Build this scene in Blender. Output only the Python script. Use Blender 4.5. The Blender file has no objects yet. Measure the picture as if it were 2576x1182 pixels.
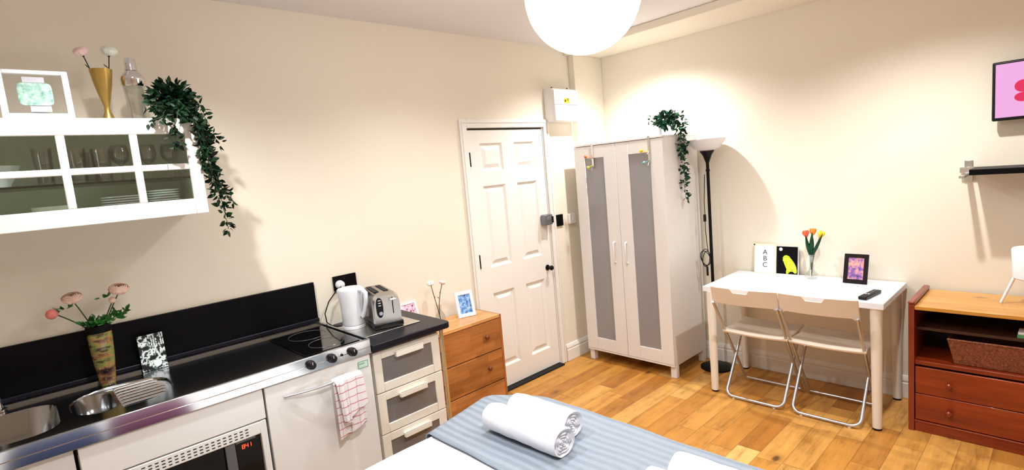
import bpy, math, random
from mathutils import Vector, Matrix
random.seed(7)
S = bpy.context.scene
COL = S.collection
PI = math.pi
sin, cos = math.sin, math.cos

# ------------------------------------------------------------------ materials
def lin(c):
    return tuple((v/12.92 if v <= .04045 else ((v+.055)/1.055)**2.4) for v in c)
def rgb(r, g, b):
    return lin((r/255, g/255, b/255)) + (1.0,)

class NT:
    def __init__(s, m):
        m.use_nodes = True
        s.t = m.node_tree; s.n = s.t.nodes; s.l = s.t.links
        s.b = s.n['Principled BSDF']
    def new(s, ty, **kw):
        n = s.n.new(ty)
        for k, v in kw.items(): setattr(n, k, v)
        return n
    def link(s, a, b): s.l.new(a, b)
    def math(s, op, a, b=None, clamp=False):
        n = s.new('ShaderNodeMath', operation=op); n.use_clamp = clamp
        for i, v in enumerate((a, b)):
            if v is None: continue
            if isinstance(v, (int, float)): n.inputs[i].default_value = v
            else: s.link(v, n.inputs[i])
        return n.outputs[0]
    def coord(s, scale=(1, 1, 1), kind='Object'):
        tc = s.new('ShaderNodeTexCoord'); mp = s.new('ShaderNodeMapping')
        mp.inputs['Scale'].default_value = scale
        s.link(tc.outputs[kind], mp.inputs['Vector'])
        return mp.outputs[0]
    def noise(s, vec, scale, detail=3, rough=.5):
        n = s.new('ShaderNodeTexNoise'); n.inputs['Scale'].default_value = scale
        n.inputs['Detail'].default_value = detail; n.inputs['Roughness'].default_value = rough
        s.link(vec, n.inputs['Vector']); return n.outputs['Fac']
    def ramp(s, fac, stops, interp='LINEAR'):
        r = s.new('ShaderNodeValToRGB'); r.color_ramp.interpolation = interp
        e = r.color_ramp.elements
        while len(e) < len(stops): e.new(.5)
        for el, (p, c) in zip(e, stops): el.position = p; el.color = c
        s.link(fac, r.inputs['Fac']); return r.outputs['Color']
    def mix(s, fac, a, b, mode='MIX'):
        m = s.new('ShaderNodeMix', data_type='RGBA', blend_type=mode)
        for sock, v in ((m.inputs[0], fac), (m.inputs[6], a), (m.inputs[7], b)):
            if isinstance(v, (int, float)): sock.default_value = v
            elif isinstance(v, tuple): sock.default_value = v
            else: s.link(v, sock)
        return m.outputs[2]
    def bump(s, h, strength=.1, dist=.01):
        b = s.new('ShaderNodeBump'); b.inputs['Strength'].default_value = strength
        b.inputs['Distance'].default_value = dist
        s.link(h, b.inputs['Height']); s.link(b.outputs[0], s.b.inputs['Normal'])

def sc(c, k): return (min(1, c[0]*k), min(1, c[1]*k), min(1, c[2]*k), 1)

def paint(name, c, rough=.5, metal=0, var=.04, nscale=4, bump=.05, bscale=120, coat=0, spec=.5, aniso=None):
    m = bpy.data.materials.new(name); t = NT(m)
    v = t.coord() if aniso is None else t.coord(aniso)
    f = t.noise(v, nscale)
    t.link(t.ramp(f, [(.3, sc(c, 1-var)), (.7, sc(c, 1+var))]), t.b.inputs['Base Color'])
    t.b.inputs['Roughness'].default_value = rough; t.b.inputs['Metallic'].default_value = metal
    t.b.inputs['Coat Weight'].default_value = coat
    t.b.inputs['Specular IOR Level'].default_value = spec
    if bump: t.bump(t.noise(v, bscale, 2), bump, .002)
    return m

def emit(name, c, strength, base=None):
    m = bpy.data.materials.new(name); t = NT(m)
    t.b.inputs['Base Color'].default_value = base or c
    t.b.inputs['Emission Color'].default_value = c
    t.b.inputs['Emission Strength'].default_value = strength
    t.b.inputs['Roughness'].default_value = .4
    return m

def thin_glass(name, tint, gloss=.12, rough=.03):
    m = bpy.data.materials.new(name); t = NT(m)
    t.n.remove(t.b)
    out = [n for n in t.n if n.type == 'OUTPUT_MATERIAL'][0]
    tr = t.new('ShaderNodeBsdfTransparent'); tr.inputs[0].default_value = tint
    gl = t.new('ShaderNodeBsdfGlossy'); gl.inputs['Roughness'].default_value = rough
    lw = t.new('ShaderNodeLayerWeight'); lw.inputs['Blend'].default_value = .25
    f = t.math('ADD', t.math('MULTIPLY', lw.outputs['Facing'], .6), gloss, True)
    mx = t.new('ShaderNodeMixShader')
    t.link(f, mx.inputs[0]); t.link(tr.outputs[0], mx.inputs[1]); t.link(gl.outputs[0], mx.inputs[2])
    t.link(mx.outputs[0], out.inputs['Surface'])
    return m

def wood(name, cols, axis='z', rough=.35, grain=14, stave=0, stave_axis='z', knots=True, coat=.2):
    """cols: dark, mid, light; axis = grain direction"""
    m = bpy.data.materials.new(name); t = NT(m)
    k = {'x': (.08, 1, 1), 'y': (1, .08, 1), 'z': (1, 1, .08)}[axis]
    v = t.coord(k)
    f1 = t.noise(v, grain, 6, .65); f2 = t.noise(v, grain*6, 3, .6)
    f = t.math('ADD', t.math('MULTIPLY', f1, .75), t.math('MULTIPLY', f2, .25))
    c = t.ramp(f, [(.32, cols[0]), (.5, cols[1]), (.68, cols[2])])
    if stave:
        tc = t.new('ShaderNodeTexCoord'); sp = t.new('ShaderNodeSeparateXYZ'); t.link(tc.outputs['Object'], sp.inputs[0])
        a = sp.outputs['XYZ'.index(stave_axis.upper())]; g = sp.outputs['XYZ'.index(axis.upper())]
        row = t.math('FLOOR', t.math('DIVIDE', a, stave))
        off = t.math('FRACT', t.math('MULTIPLY', row, .377))
        seg = t.math('FLOOR', t.math('ADD', t.math('DIVIDE', g, stave*6), off))
        cb = t.new('ShaderNodeCombineXYZ'); t.link(row, cb.inputs[0]); t.link(seg, cb.inputs[1])
        wn = t.new('ShaderNodeTexWhiteNoise', noise_dimensions='2D'); t.link(cb.outputs[0], wn.inputs['Vector'])
        tone = t.ramp(wn.outputs['Value'], [(0, (.72, .68, .64, 1)), (1, (1.15, 1.15, 1.15, 1))])
        c = t.mix(1.0, c, tone, 'MULTIPLY')
    if knots:
        vo = t.new('ShaderNodeTexVoronoi'); vo.inputs['Scale'].default_value = 5
        kk = {'x': (.5, 1, 1), 'y': (1, .5, 1), 'z': (1, 1, .5)}[axis]
        t.link(t.coord(kk), vo.inputs['Vector'])
        kf = t.ramp(vo.outputs['Distance'], [(.06, (1, 1, 1, 1)), (.13, (0, 0, 0, 1))])
        c = t.mix(t.math('MULTIPLY', kf, .7), c, sc(cols[0], .35))
    t.link(c, t.b.inputs['Base Color'])
    t.b.inputs['Roughness'].default_value = rough; t.b.inputs['Coat Weight'].default_value = coat
    t.bump(f2, .08, .002)
    return m

def plank_floor():
    m = bpy.data.materials.new('oak plank floor'); t = NT(m)
    tc = t.new('ShaderNodeTexCoord'); sp = t.new('ShaderNodeSeparateXYZ'); t.link(tc.outputs['Object'], sp.inputs[0])
    X, Y = sp.outputs[0], sp.outputs[1]
    W = .128
    yr = t.math('DIVIDE', t.math('ADD', Y, 10.004), W)
    row = t.math('FLOOR', yr); fy = t.math('FRACT', yr)
    wr = t.new('ShaderNodeTexWhiteNoise', noise_dimensions='1D'); t.link(row, wr.inputs['W'])
    ln = t.math('ADD', .45, t.math('MULTIPLY', wr.outputs['Value'], .4))
    xr = t.math('ADD', t.math('DIVIDE', t.math('ADD', X, 20), ln), t.math('MULTIPLY', wr.outputs['Value'], 17.3))
    seg = t.math('FLOOR', xr); fx = t.math('FRACT', xr)
    cb = t.new('ShaderNodeCombineXYZ'); t.link(row, cb.inputs[0]); t.link(seg, cb.inputs[1])
    wn = t.new('ShaderNodeTexWhiteNoise', noise_dimensions='2D'); t.link(cb.outputs[0], wn.inputs['Vector'])
    # grain, shifted per plank
    cb2 = t.new('ShaderNodeCombineXYZ')
    t.link(t.math('ADD', t.math('MULTIPLY', X, .12), t.math('MULTIPLY', wn.outputs['Value'], 30)), cb2.inputs[0])
    t.link(Y, cb2.inputs[1]); t.link(row, cb2.inputs[2])
    g1 = t.noise(cb2.outputs[0], 16, 6, .6); g2 = t.noise(cb2.outputs[0], 90, 3, .6)
    cb3 = t.new('ShaderNodeCombineXYZ'); t.link(X, cb3.inputs[0]); t.link(Y, cb3.inputs[1]); t.link(wn.outputs['Value'], cb3.inputs[2])
    blot = t.noise(cb3.outputs[0], 7, 3, .6)
    base = t.ramp(wn.outputs['Value'], [(0, rgb(164, 106, 44)), (.3, rgb(186, 128, 56)), (.6, rgb(197, 140, 64)), (.85, rgb(206, 152, 78)), (1, rgb(222, 178, 108))])
    f = t.math('ADD', t.math('MULTIPLY', g1, .6), t.math('MULTIPLY', g2, .25))
    f = t.math('ADD', f, t.math('MULTIPLY', blot, .35))
    tone = t.ramp(f, [(.42, (.5, .42, .32, 1)), (.58, (.92, .9, .88, 1)), (.75, (1.15, 1.14, 1.12, 1))])
    c = t.mix(1.0, base, tone, 'MULTIPLY')
    vo = t.new('ShaderNodeTexVoronoi'); vo.inputs['Scale'].default_value = 2.3
    mp = t.new('ShaderNodeMapping'); mp.inputs['Scale'].default_value = (.75, 1.5, 1); t.link(tc.outputs['Object'], mp.inputs['Vector'])
    wob = t.mix(.035, mp.outputs[0], t.new('ShaderNodeTexNoise').outputs['Color'])
    t.link(mp.outputs[0], vo.inputs['Vector'])
    kf = t.ramp(vo.outputs['Distance'], [(.035, (1, 1, 1, 1)), (.07, (.35, .35, .35, 1)), (.14, (0, 0, 0, 1))])
    c = t.mix(t.math('MULTIPLY', kf, .85), c, rgb(70, 30, 12))
    ey = t.math('MINIMUM', fy, t.math('SUBTRACT', 1, fy)); ex = t.math('MULTIPLY', t.math('MINIMUM', fx, t.math('SUBTRACT', 1, fx)), 3.5)
    e = t.math('MINIMUM', ey, ex)
    seam = t.ramp(e, [(.0, (1, 1, 1, 1)), (.022, (0, 0, 0, 1))])
    c = t.mix(t.math('MULTIPLY', seam, .55), c, rgb(80, 42, 16))
    t.link(c, t.b.inputs['Base Color'])
    t.b.inputs['Roughness'].default_value = .38
    t.b.inputs['Specular IOR Level'].default_value = .4
    t.bump(t.math('SUBTRACT', g2, t.math('MULTIPLY', seam, 1.5)), .12, .003)
    return m

def art(name, stops, scale=20, kind='noise', rough=.3, stretch=(1, 1, 1)):
    m = bpy.data.materials.new(name); t = NT(m)
    v = t.coord(stretch)
    if kind == 'noise': f = t.noise(v, scale, 4, .6)
    elif kind == 'voronoi':
        vo = t.new('ShaderNodeTexVoronoi'); vo.inputs['Scale'].default_value = scale; t.link(v, vo.inputs['Vector']); f = vo.outputs['Distance']
    elif kind == 'wave':
        w = t.new('ShaderNodeTexWave'); w.inputs['Scale'].default_value = scale; w.inputs['Distortion'].default_value = 6; w.inputs['Detail'].default_value = 3
        t.link(v, w.inputs['Vector']); f = w.outputs['Fac']
    t.link(t.ramp(f, stops), t.b.inputs['Base Color']); t.b.inputs['Roughness'].default_value = rough
    return m

M = {}
M['wall'] = paint('cream wall paint', rgb(235, 227, 210), .75, var=.012, nscale=1.5, bump=.08, bscale=60)
M['ceil'] = paint('white ceiling paint', rgb(228, 226, 226), .85, var=.01, bump=.05)
M['floor'] = plank_floor()
M['gloss_white'] = paint('white gloss woodwork', rgb(236, 233, 227), .3, var=.01, bump=.02)
M['laminate'] = paint('white laminate', rgb(229, 227, 225), .35, var=.01, bump=0)
M['desk_white'] = paint('white desk lacquer', rgb(240, 243, 250), .22, var=.005, bump=0)
M['unit_white'] = paint('white kitchen laminate', rgb(232, 231, 228), .28, var=.01, bump=0)
M['off_white'] = paint('cream white foil', rgb(234, 228, 216), .4, var=.01, bump=0)
M['cabinet_white'] = paint('white cabinet lacquer', rgb(244, 240, 233), .4, var=.01, bump=.02)
M['cab_inside'] = paint('grey cabinet interior', rgb(236, 238, 224), .6, var=.02, bump=0)
M['frost'] = paint('frosted glass', rgb(146, 144, 146), .3, var=.05, nscale=2, bump=.03, bscale=300, coat=.3)
M['frost_dark'] = paint('dark frosted glass', rgb(120, 116, 114), .3, var=.08, nscale=5, bump=.03, bscale=300, coat=.3)
M['pane'] = thin_glass('cabinet pane glass', (.96, .98, .95, 1), .05)
M['glass'] = thin_glass('clear glassware', (.965, .98, .975, 1), .10)
M['shelf_glass'] = thin_glass('green shelf glass', (.6, .75, .68, 1), .10)
M['shelf_edge'] = paint('dark green glass edge', rgb(10, 28, 24), .15, var=.1, bump=0)
M['black'] = paint('black laminate', rgb(6, 5, 8), .45, var=.1, bump=0, spec=.12)
M['black_top'] = paint('black worktop laminate', rgb(18, 18, 28), .35, var=.15, nscale=300, bump=0, spec=.22)
M['black_metal'] = paint('black painted metal', rgb(7, 7, 8), .45, var=.05, bump=0, spec=.2)
M['black_plastic'] = paint('black plastic', rgb(11, 11, 13), .38, var=.05, bump=0, spec=.3)
M['dark_gap'] = paint('dark recess', rgb(6, 5, 5), .8, var=.05, bump=0)
M['steel'] = paint('brushed stainless steel', rgb(164, 167, 170), .15, 1, var=.04, nscale=8, bump=0, aniso=(.06, 1, 1))
M['steel_side'] = paint('satin stainless steel', rgb(205, 205, 200), .25, 1, var=.03, nscale=12, bump=0, aniso=(.06, 1, 1))
M['apron_steel'] = paint('polished apron steel', rgb(206, 205, 200), .13, 1, var=.02, nscale=12, bump=0, aniso=(.06, 1, 1))
M['knob_dark'] = paint('dark wooden knob', rgb(110, 50, 26), .4, var=.1, bump=0)
M['chrome'] = paint('chrome', rgb(225, 225, 228), .08, 1, var=.01, bump=0)
M['alu'] = paint('grey metal tube', rgb(198, 200, 206), .25, .85, var=.02, bump=0)
M['dark_steel'] = paint('smoked steel', rgb(130, 122, 118), .2, 1, var=.05, nscale=20, bump=.03, aniso=(1, .05, 1))
M['hob'] = paint('black ceramic glass', rgb(4, 4, 5), .06, var=.1, bump=0)
M['ring'] = paint('hob ring print', rgb(86, 86, 88), .2, bump=0)
M['kettle'] = paint('white kettle plastic', rgb(232, 234, 240), .25, var=.01, bump=0, coat=.3)
M['lockgrey'] = paint('grey lock casing', rgb(120, 122, 128), .3, .6, var=.05, bump=0)
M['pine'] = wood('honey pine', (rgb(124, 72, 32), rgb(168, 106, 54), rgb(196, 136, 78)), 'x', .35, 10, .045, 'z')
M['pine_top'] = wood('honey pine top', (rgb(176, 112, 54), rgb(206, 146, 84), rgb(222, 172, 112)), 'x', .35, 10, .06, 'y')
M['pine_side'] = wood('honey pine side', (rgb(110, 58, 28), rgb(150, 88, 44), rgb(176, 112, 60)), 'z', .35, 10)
M['redpine'] = wood('red stained pine', (rgb(92, 26, 8), rgb(136, 48, 16), rgb(162, 68, 26)), 'y', .3, 8)
M['redpine_v'] = wood('red stained pine post', (rgb(90, 28, 12), rgb(128, 46, 20), rgb(150, 62, 28)), 'z', .3, 8)
M['redpine_top'] = wood('amber pine top', (rgb(176, 112, 40), rgb(206, 146, 62), rgb(224, 170, 86)), 'y', .25, 8)
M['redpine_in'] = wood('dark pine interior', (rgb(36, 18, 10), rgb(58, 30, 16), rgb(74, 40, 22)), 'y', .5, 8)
M['chair_plastic'] = paint('cream chair plastic', rgb(226, 212, 196), .35, var=.02, bump=.02)
M['towel'] = paint('white terry towelling', rgb(234, 235, 242), .95, var=.02, bump=.6, bscale=420, spec=.1)
M['duvet'] = paint('white cotton duvet', rgb(236, 240, 250), .9, var=.01, bump=.1, bscale=12, spec=.1)
M['mattress'] = paint('mattress ticking', rgb(225, 225, 225), .9, bump=.1)
M['leaf'] = paint('dark green leaf', rgb(12, 42, 20), .5, var=.6, nscale=22, bump=0, spec=.25)
M['leaf2'] = paint('blue green leaf', rgb(20, 62, 40), .5, var=.5, nscale=18, bump=0, spec=.25)
M['leaf3'] = paint('fresh green leaf', rgb(44, 110, 40), .5, var=.4, nscale=25, bump=0)
M['stem'] = paint('green stem', rgb(50, 74, 36), .6, var=.2, bump=0)
M['stem_dark'] = paint('dark stem', rgb(30, 34, 24), .6, var=.2, bump=0)
M['brass'] = paint('brushed gold metal', rgb(176, 146, 78), .35, .7, var=.05, nscale=10, bump=.03)
M['pinkpetal'] = paint('pale pink petal', rgb(250, 216, 216), .7, var=.1, nscale=60, bump=0)
M['whitepetal'] = paint('white petal', rgb(238, 244, 236), .7, var=.05, nscale=60, bump=0)
M['peach'] = paint('peach petal', rgb(253, 212, 194), .7, var=.12, nscale=50, bump=0)
M['coral'] = paint('coral petal', rgb(240, 140, 128), .7, var=.12, nscale=50, bump=0)
M['tulip_red'] = paint('orange red tulip petal', rgb(240, 96, 56), .5, var=.15, nscale=40, bump=0)
M['tulip_orange'] = paint('orange tulip petal', rgb(250, 140, 50), .5, var=.15, nscale=40, bump=0)
M['tulip_yellow'] = paint('yellow tulip petal', rgb(244, 214, 50), .5, var=.15, nscale=40, bump=0)
M['frame_white'] = paint('white picture frame', rgb(240, 243, 250), .4, var=.01, bump=0)
M['frame_dark'] = paint('dark brown picture frame', rgb(22, 11, 15), .5, var=.1, bump=0, spec=.2)
M['paper'] = paint('white card', rgb(242, 243, 247), .6, var=.01, bump=0)
M['bordercard'] = paint('pale yellow card', rgb(240, 234, 196), .6, var=.01, bump=0)
M['ink'] = paint('black ink', rgb(20, 20, 28), .6, bump=0)
M['parrot'] = art('lime green plumage', [(.3, rgb(120, 140, 20)), (.45, rgb(196, 220, 40)), (.7, rgb(224, 240, 90))], 70)
M['bluephoto'] = art('blue flower photo', [(.3, rgb(30, 50, 100)), (.45, rgb(80, 130, 200)), (.6, rgb(160, 200, 235)), (.75, rgb(220, 235, 250))], 45)
M['duskphoto'] = art('dusk street photo', [(.3, rgb(60, 40, 80)), (.45, rgb(140, 100, 170)), (.58, rgb(230, 160, 140)), (.75, rgb(250, 200, 160))], 28)
M['mintprint'] = art('mint jar print', [(.3, rgb(70, 120, 105)), (.5, rgb(150, 195, 180)), (.7, rgb(205, 225, 215))], 45)
M['bwprint'] = art('monochrome mosaic print', [(.44, rgb(12, 20, 24)), (.47, rgb(60, 84, 90)), (.5, rgb(206, 220, 218)), (.56, rgb(236, 242, 240)), (.58, rgb(30, 44, 50))], 26, 'noise')
M['pinkprint'] = art('pink floral print', [(.35, rgb(70, 40, 70)), (.5, rgb(236, 190, 214)), (.7, rgb(250, 222, 236))], 60)
M['marble'] = art('brown swirled glass', [(.32, rgb(30, 20, 18)), (.42, rgb(84, 56, 46)), (.5, rgb(150, 112, 68)), (.55, rgb(120, 130, 66)), (.61, rgb(80, 54, 44)), (.72, rgb(36, 24, 22))], 7, 'noise', .08, (1.2, 1.2, 3.0))
M['wicker'] = art('brown wicker', [(.3, rgb(70, 30, 16)), (.5, rgb(120, 62, 36)), (.7, rgb(156, 90, 56))], 140, 'noise', .6, (1, 1, 1))
M['yellow'] = paint('yellow sticker', rgb(240, 200, 40), .5, bump=0)
M['greytag'] = paint('grey sticker', rgb(196, 196, 206), .5, bump=0)
M['greentag'] = paint('pale green sticker', rgb(196, 222, 206), .5, var=.05, bump=0)
M['greenline'] = paint('green sticker print', rgb(90, 140, 110), .5, bump=0)
M['orange'] = paint('orange knob', rgb(220, 110, 50), .4, bump=0)
M['lime'] = paint('yellow green knob', rgb(206, 206, 70), .3, bump=0)
M['teal'] = paint('teal glass knob', rgb(120, 170, 180), .2, bump=0)
M['greenbox'] = paint('green box card', rgb(90, 160, 110), .5, bump=0)
M['fuse'] = paint('fuse box plastic', rgb(236, 236, 236), .4, var=.01, bump=0)
M['navy'] = paint('navy velvet', rgb(20, 44, 92), .9, bump=.2)
M['plum'] = paint('plum velvet', rgb(96, 30, 80), .9, bump=.2)
M['globe'] = emit('glowing paper globe', (1, .995, .99, 1), 8.0)
M['lampglass'] = emit('downlight lens', (1, .95, .88, 1), 6)
M['screen'] = emit('pink television picture', rgb(250, 180, 236), .75, (0, 0, 0, 1))
M['screen_red'] = emit('hot pink screen shape', rgb(240, 30, 90), .75, (0, 0, 0, 1))
M['led'] = emit('red display segments', (1, .06, .02, 1), 3)
M['ledwhite'] = paint('white print', rgb(220, 220, 220), .4, bump=0)
M['shade'] = paint('white lamp shade plastic', rgb(240, 240, 246), .5, var=.01, bump=0)
M['bowl_glass'] = paint('white uplighter plastic', rgb(240, 240, 246), .45, var=.01, bump=0)

def striped_cover():
    m = bpy.data.materials.new('grey satin stripe'); t = NT(m)
    tc = t.new('ShaderNodeTexCoord'); sp = t.new('ShaderNodeSeparateXYZ'); t.link(tc.outputs['Object'], sp.inputs[0])
    nz = t.noise(tc.outputs['Object'], 3)
    x = t.math('ADD', sp.outputs[0], t.math('MULTIPLY', nz, .03))
    w = t.math('GREATER_THAN', t.math('FRACT', t.math('DIVIDE', x, .042)), .5)
    t.link(t.mix(w, rgb(126, 138, 150), rgb(140, 151, 163)), t.b.inputs['Base Color'])
    t.link(t.math('ADD', .5, t.math('MULTIPLY', w, .25)), t.b.inputs['Roughness'])
    t.bump(t.noise(tc.outputs['Object'], 14, 4), .5, .012)
    return m
M['stripe'] = striped_cover()
def check_cloth():
    m = bpy.data.materials.new('red check tea towel'); t = NT(m)
    tc = t.new('ShaderNodeTexCoord'); sp = t.new('ShaderNodeSeparateXYZ'); t.link(tc.outputs['Object'], sp.inputs[0])
    def ln(a, p, w): return t.math('LESS_THAN', t.math('FRACT', t.math('DIVIDE', t.math('ADD', a, 5), p)), w)
    nz = t.math('MULTIPLY', t.noise(tc.outputs['Object'], 18), .012)
    a = ln(t.math('ADD', sp.outputs[2], nz), .036, .11); b = ln(t.math('ADD', sp.outputs[0], nz), .045, .06)
    c = t.mix(a, rgb(238, 232, 234), rgb(202, 120, 124))
    c = t.mix(t.math('MULTIPLY', b, .6), c, rgb(170, 120, 130))
    t.link(c, t.b.inputs['Base Color']); t.b.inputs['Roughness'].default_value = .9
    t.bump(t.noise(tc.outputs['Object'], 300), .4, .003)
    return m
M['check'] = check_cloth()

# ------------------------------------------------------------------ mesh builder
class MB:
    def __init__(s): s.v = []; s.f = []
    def box(s, x0, x1, y0, y1, z0, z1):
        if x0 > x1: x0, x1 = x1, x0
        if y0 > y1: y0, y1 = y1, y0
        if z0 > z1: z0, z1 = z1, z0
        b = len(s.v)
        s.v += [(x, y, z) for z in (z0, z1) for y in (y0, y1) for x in (x0, x1)]
        s.f += [tuple(b+i for i in q) for q in ((0, 2, 3, 1), (4, 5, 7, 6), (0, 1, 5, 4), (2, 6, 7, 3), (0, 4, 6, 2), (1, 3, 7, 5))]
        return s
    def frame(s, plane, a0, a1, z0, z1, wl, wr, wb, wt, d0, d1):
        def bx(p0, p1, q0, q1):
            if plane == 'y': s.box(p0, p1, d0, d1, q0, q1)
            else: s.box(d0, d1, p0, p1, q0, q1)
        bx(a0, a0+wl, z0, z1); bx(a1-wr, a1, z0, z1)
        if wb: bx(a0+wl, a1-wr, z0, z0+wb)
        if wt: bx(a0+wl, a1-wr, z1-wt, z1)
        return s
    def tube(s, pts, r, seg=8, closed=False, cap=True):
        pts = [Vector(p) for p in pts]; n = len(pts); b = len(s.v)
        rs = r if isinstance(r, (list, tuple)) else [r]*n
        up = None
        for i, p in enumerate(pts):
            if closed: d = pts[(i+1) % n]-pts[i-1]
            else: d = pts[min(i+1, n-1)]-pts[max(i-1, 0)]
            d.normalize()
            if up is None: up = Vector((0, 0, 1)) if abs(d.z) < .9 else Vector((1, 0, 0))
            a = d.cross(up)
            if a.length < 1e-5: a = d.orthogonal()
            a.normalize(); c = a.cross(d).normalized(); up = c
            for k in range(seg):
                t = 2*PI*k/seg
                s.v.append(tuple(p+a*(rs[i]*cos(t))+c*(rs[i]*sin(t))))
        m = n if closed else n-1
        for i in range(m):
            j = (i+1) % n
            for k in range(seg):
                l = (k+1) % seg
                s.f.append((b+i*seg+k, b+i*seg+l, b+j*seg+l, b+j*seg+k))
        if not closed and cap:
            s.f.append(tuple(b+k for k in range(seg))[::-1]); s.f.append(tuple(b+(n-1)*seg+k for k in range(seg)))
        return s
    def lathe(s, c, prof, seg=24, axis='z', capb=True, capt=True):
        b = len(s.v); n = len(prof); c = Vector(c)
        for r, h in prof:
            for k in range(seg):
                t = 2*PI*k/seg; x, y = r*cos(t), r*sin(t)
                p = {'z': (x, y, h), 'y': (x, h, -y), 'x': (h, x, y)}[axis]
                s.v.append(tuple(c+Vector(p)))
        for i in range(n-1):
            for k in range(seg):
                l = (k+1) % seg
                s.f.append((b+i*seg+k, b+i*seg+l, b+(i+1)*seg+l, b+(i+1)*seg+k))
        if capb: s.f.append(tuple(b+k for k in range(seg))[::-1])
        if capt: s.f.append(tuple(b+(n-1)*seg+k for k in range(seg)))
        return s
    def sphere(s, c, r, seg=16, sz=1.0):
        n = seg//2
        return s.lathe(c, [(max(1e-4, r*sin(PI*i/n)), -r*sz*cos(PI*i/n)) for i in range(n+1)], seg, capb=False, capt=False)
    def grid(s, fn, nu, nv, closeu=False):
        b = len(s.v)
        for j in range(nv+1):
            for i in range(nu+(0 if closeu else 1)):
                s.v.append(tuple(fn(i/nu, j/nv)))
        w = nu if closeu else nu+1
        for j in range(nv):
            for i in range(nu):
                i2 = (i+1) % w if closeu else i+1
                s.f.append((b+j*w+i, b+j*w+i2, b+(j+1)*w+i2, b+(j+1)*w+i))
        return s
    def prism(s, poly, plane, d0, d1):
        """poly (a,b) in plane: 'y' -> (x,z); 'x' -> (y,z); 'z' -> (x,y)"""
        b = len(s.v); n = len(poly)
        for d in (d0, d1):
            for a, c in poly:
                s.v.append({'y': (a, d, c), 'x': (d, a, c), 'z': (a, c, d)}[plane])
        s.f.append(tuple(b+i for i in range(n))); s.f.append(tuple(b+n+i for i in range(n))[::-1])
        for i in range(n):
            j = (i+1) % n; s.f.append((b+i, b+n+i, b+n+j, b+j))
        return s
    def move(s, mat, start=0):
        for i in range(start, len(s.v)): s.v[i] = tuple(mat @ Vector(s.v[i]))
        return s

WM = {}
def props(o, label=None, cat=None, group=None, kind=None):
    if label: o['label'] = label
    if cat: o['category'] = cat
    if group: o['group'] = group
    if kind: o['kind'] = kind
    return o
def thing(name, label, cat, loc, rz=0, group=None, rx=0, ry=0):
    o = bpy.data.objects.new(name, None); o.empty_display_size = .05; COL.objects.link(o)
    o.location = loc; o.rotation_euler = (rx, ry, rz)
    WM[o] = Matrix.Translation(loc) @ o.rotation_euler.to_matrix().to_4x4()
    return props(o, label, cat, group)
def obj(name, mb, mat, parent=None, W=True, bevel=0, seg=2, sub=0, solid=0, sharp=38, label=None, origin=None):
    vs = [Vector(v) for v in mb.v]
    if parent is not None:
        wm = WM[parent]
        if W: inv = wm.inverted(); vs = [inv @ v for v in vs]
        loc = None
    else:
        wm = Matrix()
        if origin is None:
            xs = [v.x for v in vs]; ys = [v.y for v in vs]; zs = [v.z for v in vs]
            origin = Vector(((min(xs)+max(xs))/2, (min(ys)+max(ys))/2, min(zs)))
        origin = Vector(origin); vs = [v-origin for v in vs]; wm = Matrix.Translation(origin)
    me = bpy.data.meshes.new(name); me.from_pydata([tuple(v) for v in vs], [], mb.f); me.update()
    import bmesh
    bm = bmesh.new(); bm.from_mesh(me); bmesh.ops.recalc_face_normals(bm, faces=bm.faces)
    a = math.radians(sharp)
    for f in bm.faces: f.smooth = True
    for e in bm.edges:
        if len(e.link_faces) == 2: e.smooth = e.calc_face_angle(0) < a
    bm.to_mesh(me); bm.free()
    me.materials.append(M[mat] if isinstance(mat, str) else mat)
    o = bpy.data.objects.new(name, me); COL.objects.link(o)
    if parent is not None: o.parent = parent
    else: o.location = origin
    WM[o] = wm
    if solid:
        md = o.modifiers.new('solid', 'SOLIDIFY'); md.thickness = solid; md.offset = 0
    if bevel:
        md = o.modifiers.new('bevel', 'BEVEL'); md.width = bevel; md.segments = seg; md.limit_method = 'ANGLE'; md.angle_limit = math.radians(38); md.harden_normals = False
    if sub:
        md = o.modifiers.new('sub', 'SUBSURF'); md.levels = sub; md.render_levels = sub
    if label: o['label'] = label
    return o
def structure(name, mb, mat, **k): return props(obj(name, mb, mat, **k), kind='structure')
def solo(name, mb, mat, label, cat, group=None, **k): return props(obj(name, mb, mat, **k), label, cat, group)
def dup(root, loc=None, rz=None, label=None, group=None):
    r = root.copy(); COL.objects.link(r)
    if loc is not None: r.location = loc
    if rz is not None: r.rotation_euler = (0, 0, rz)
    if label: r['label'] = label
    if group: r['group'] = group
    WM[r] = Matrix.Translation(r.location) @ r.rotation_euler.to_matrix().to_4x4()
    for ch in list(root.children):
        c = ch.copy(); COL.objects.link(c); c.parent = r
        for g in list(ch.children):
            d = g.copy(); COL.objects.link(d); d.parent = c
    return r
def text_mb(body, size, depth, mat4):
    cu = bpy.data.curves.new('t', 'FONT'); cu.body = body; cu.size = size; cu.extrude = depth; cu.align_x = 'CENTER'; cu.align_y = 'CENTER'
    o = bpy.data.objects.new('t', cu); COL.objects.link(o)
    dg = bpy.context.evaluated_depsgraph_get(); me = bpy.data.meshes.new_from_object(o.evaluated_get(dg))
    mb = MB(); mb.v = [tuple(mat4 @ v.co) for v in me.vertices]; mb.f = [tuple(p.vertices) for p in me.polygons]
    bpy.data.objects.remove(o); bpy.data.curves.remove(cu); bpy.data.meshes.remove(me)
    return mb

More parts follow.
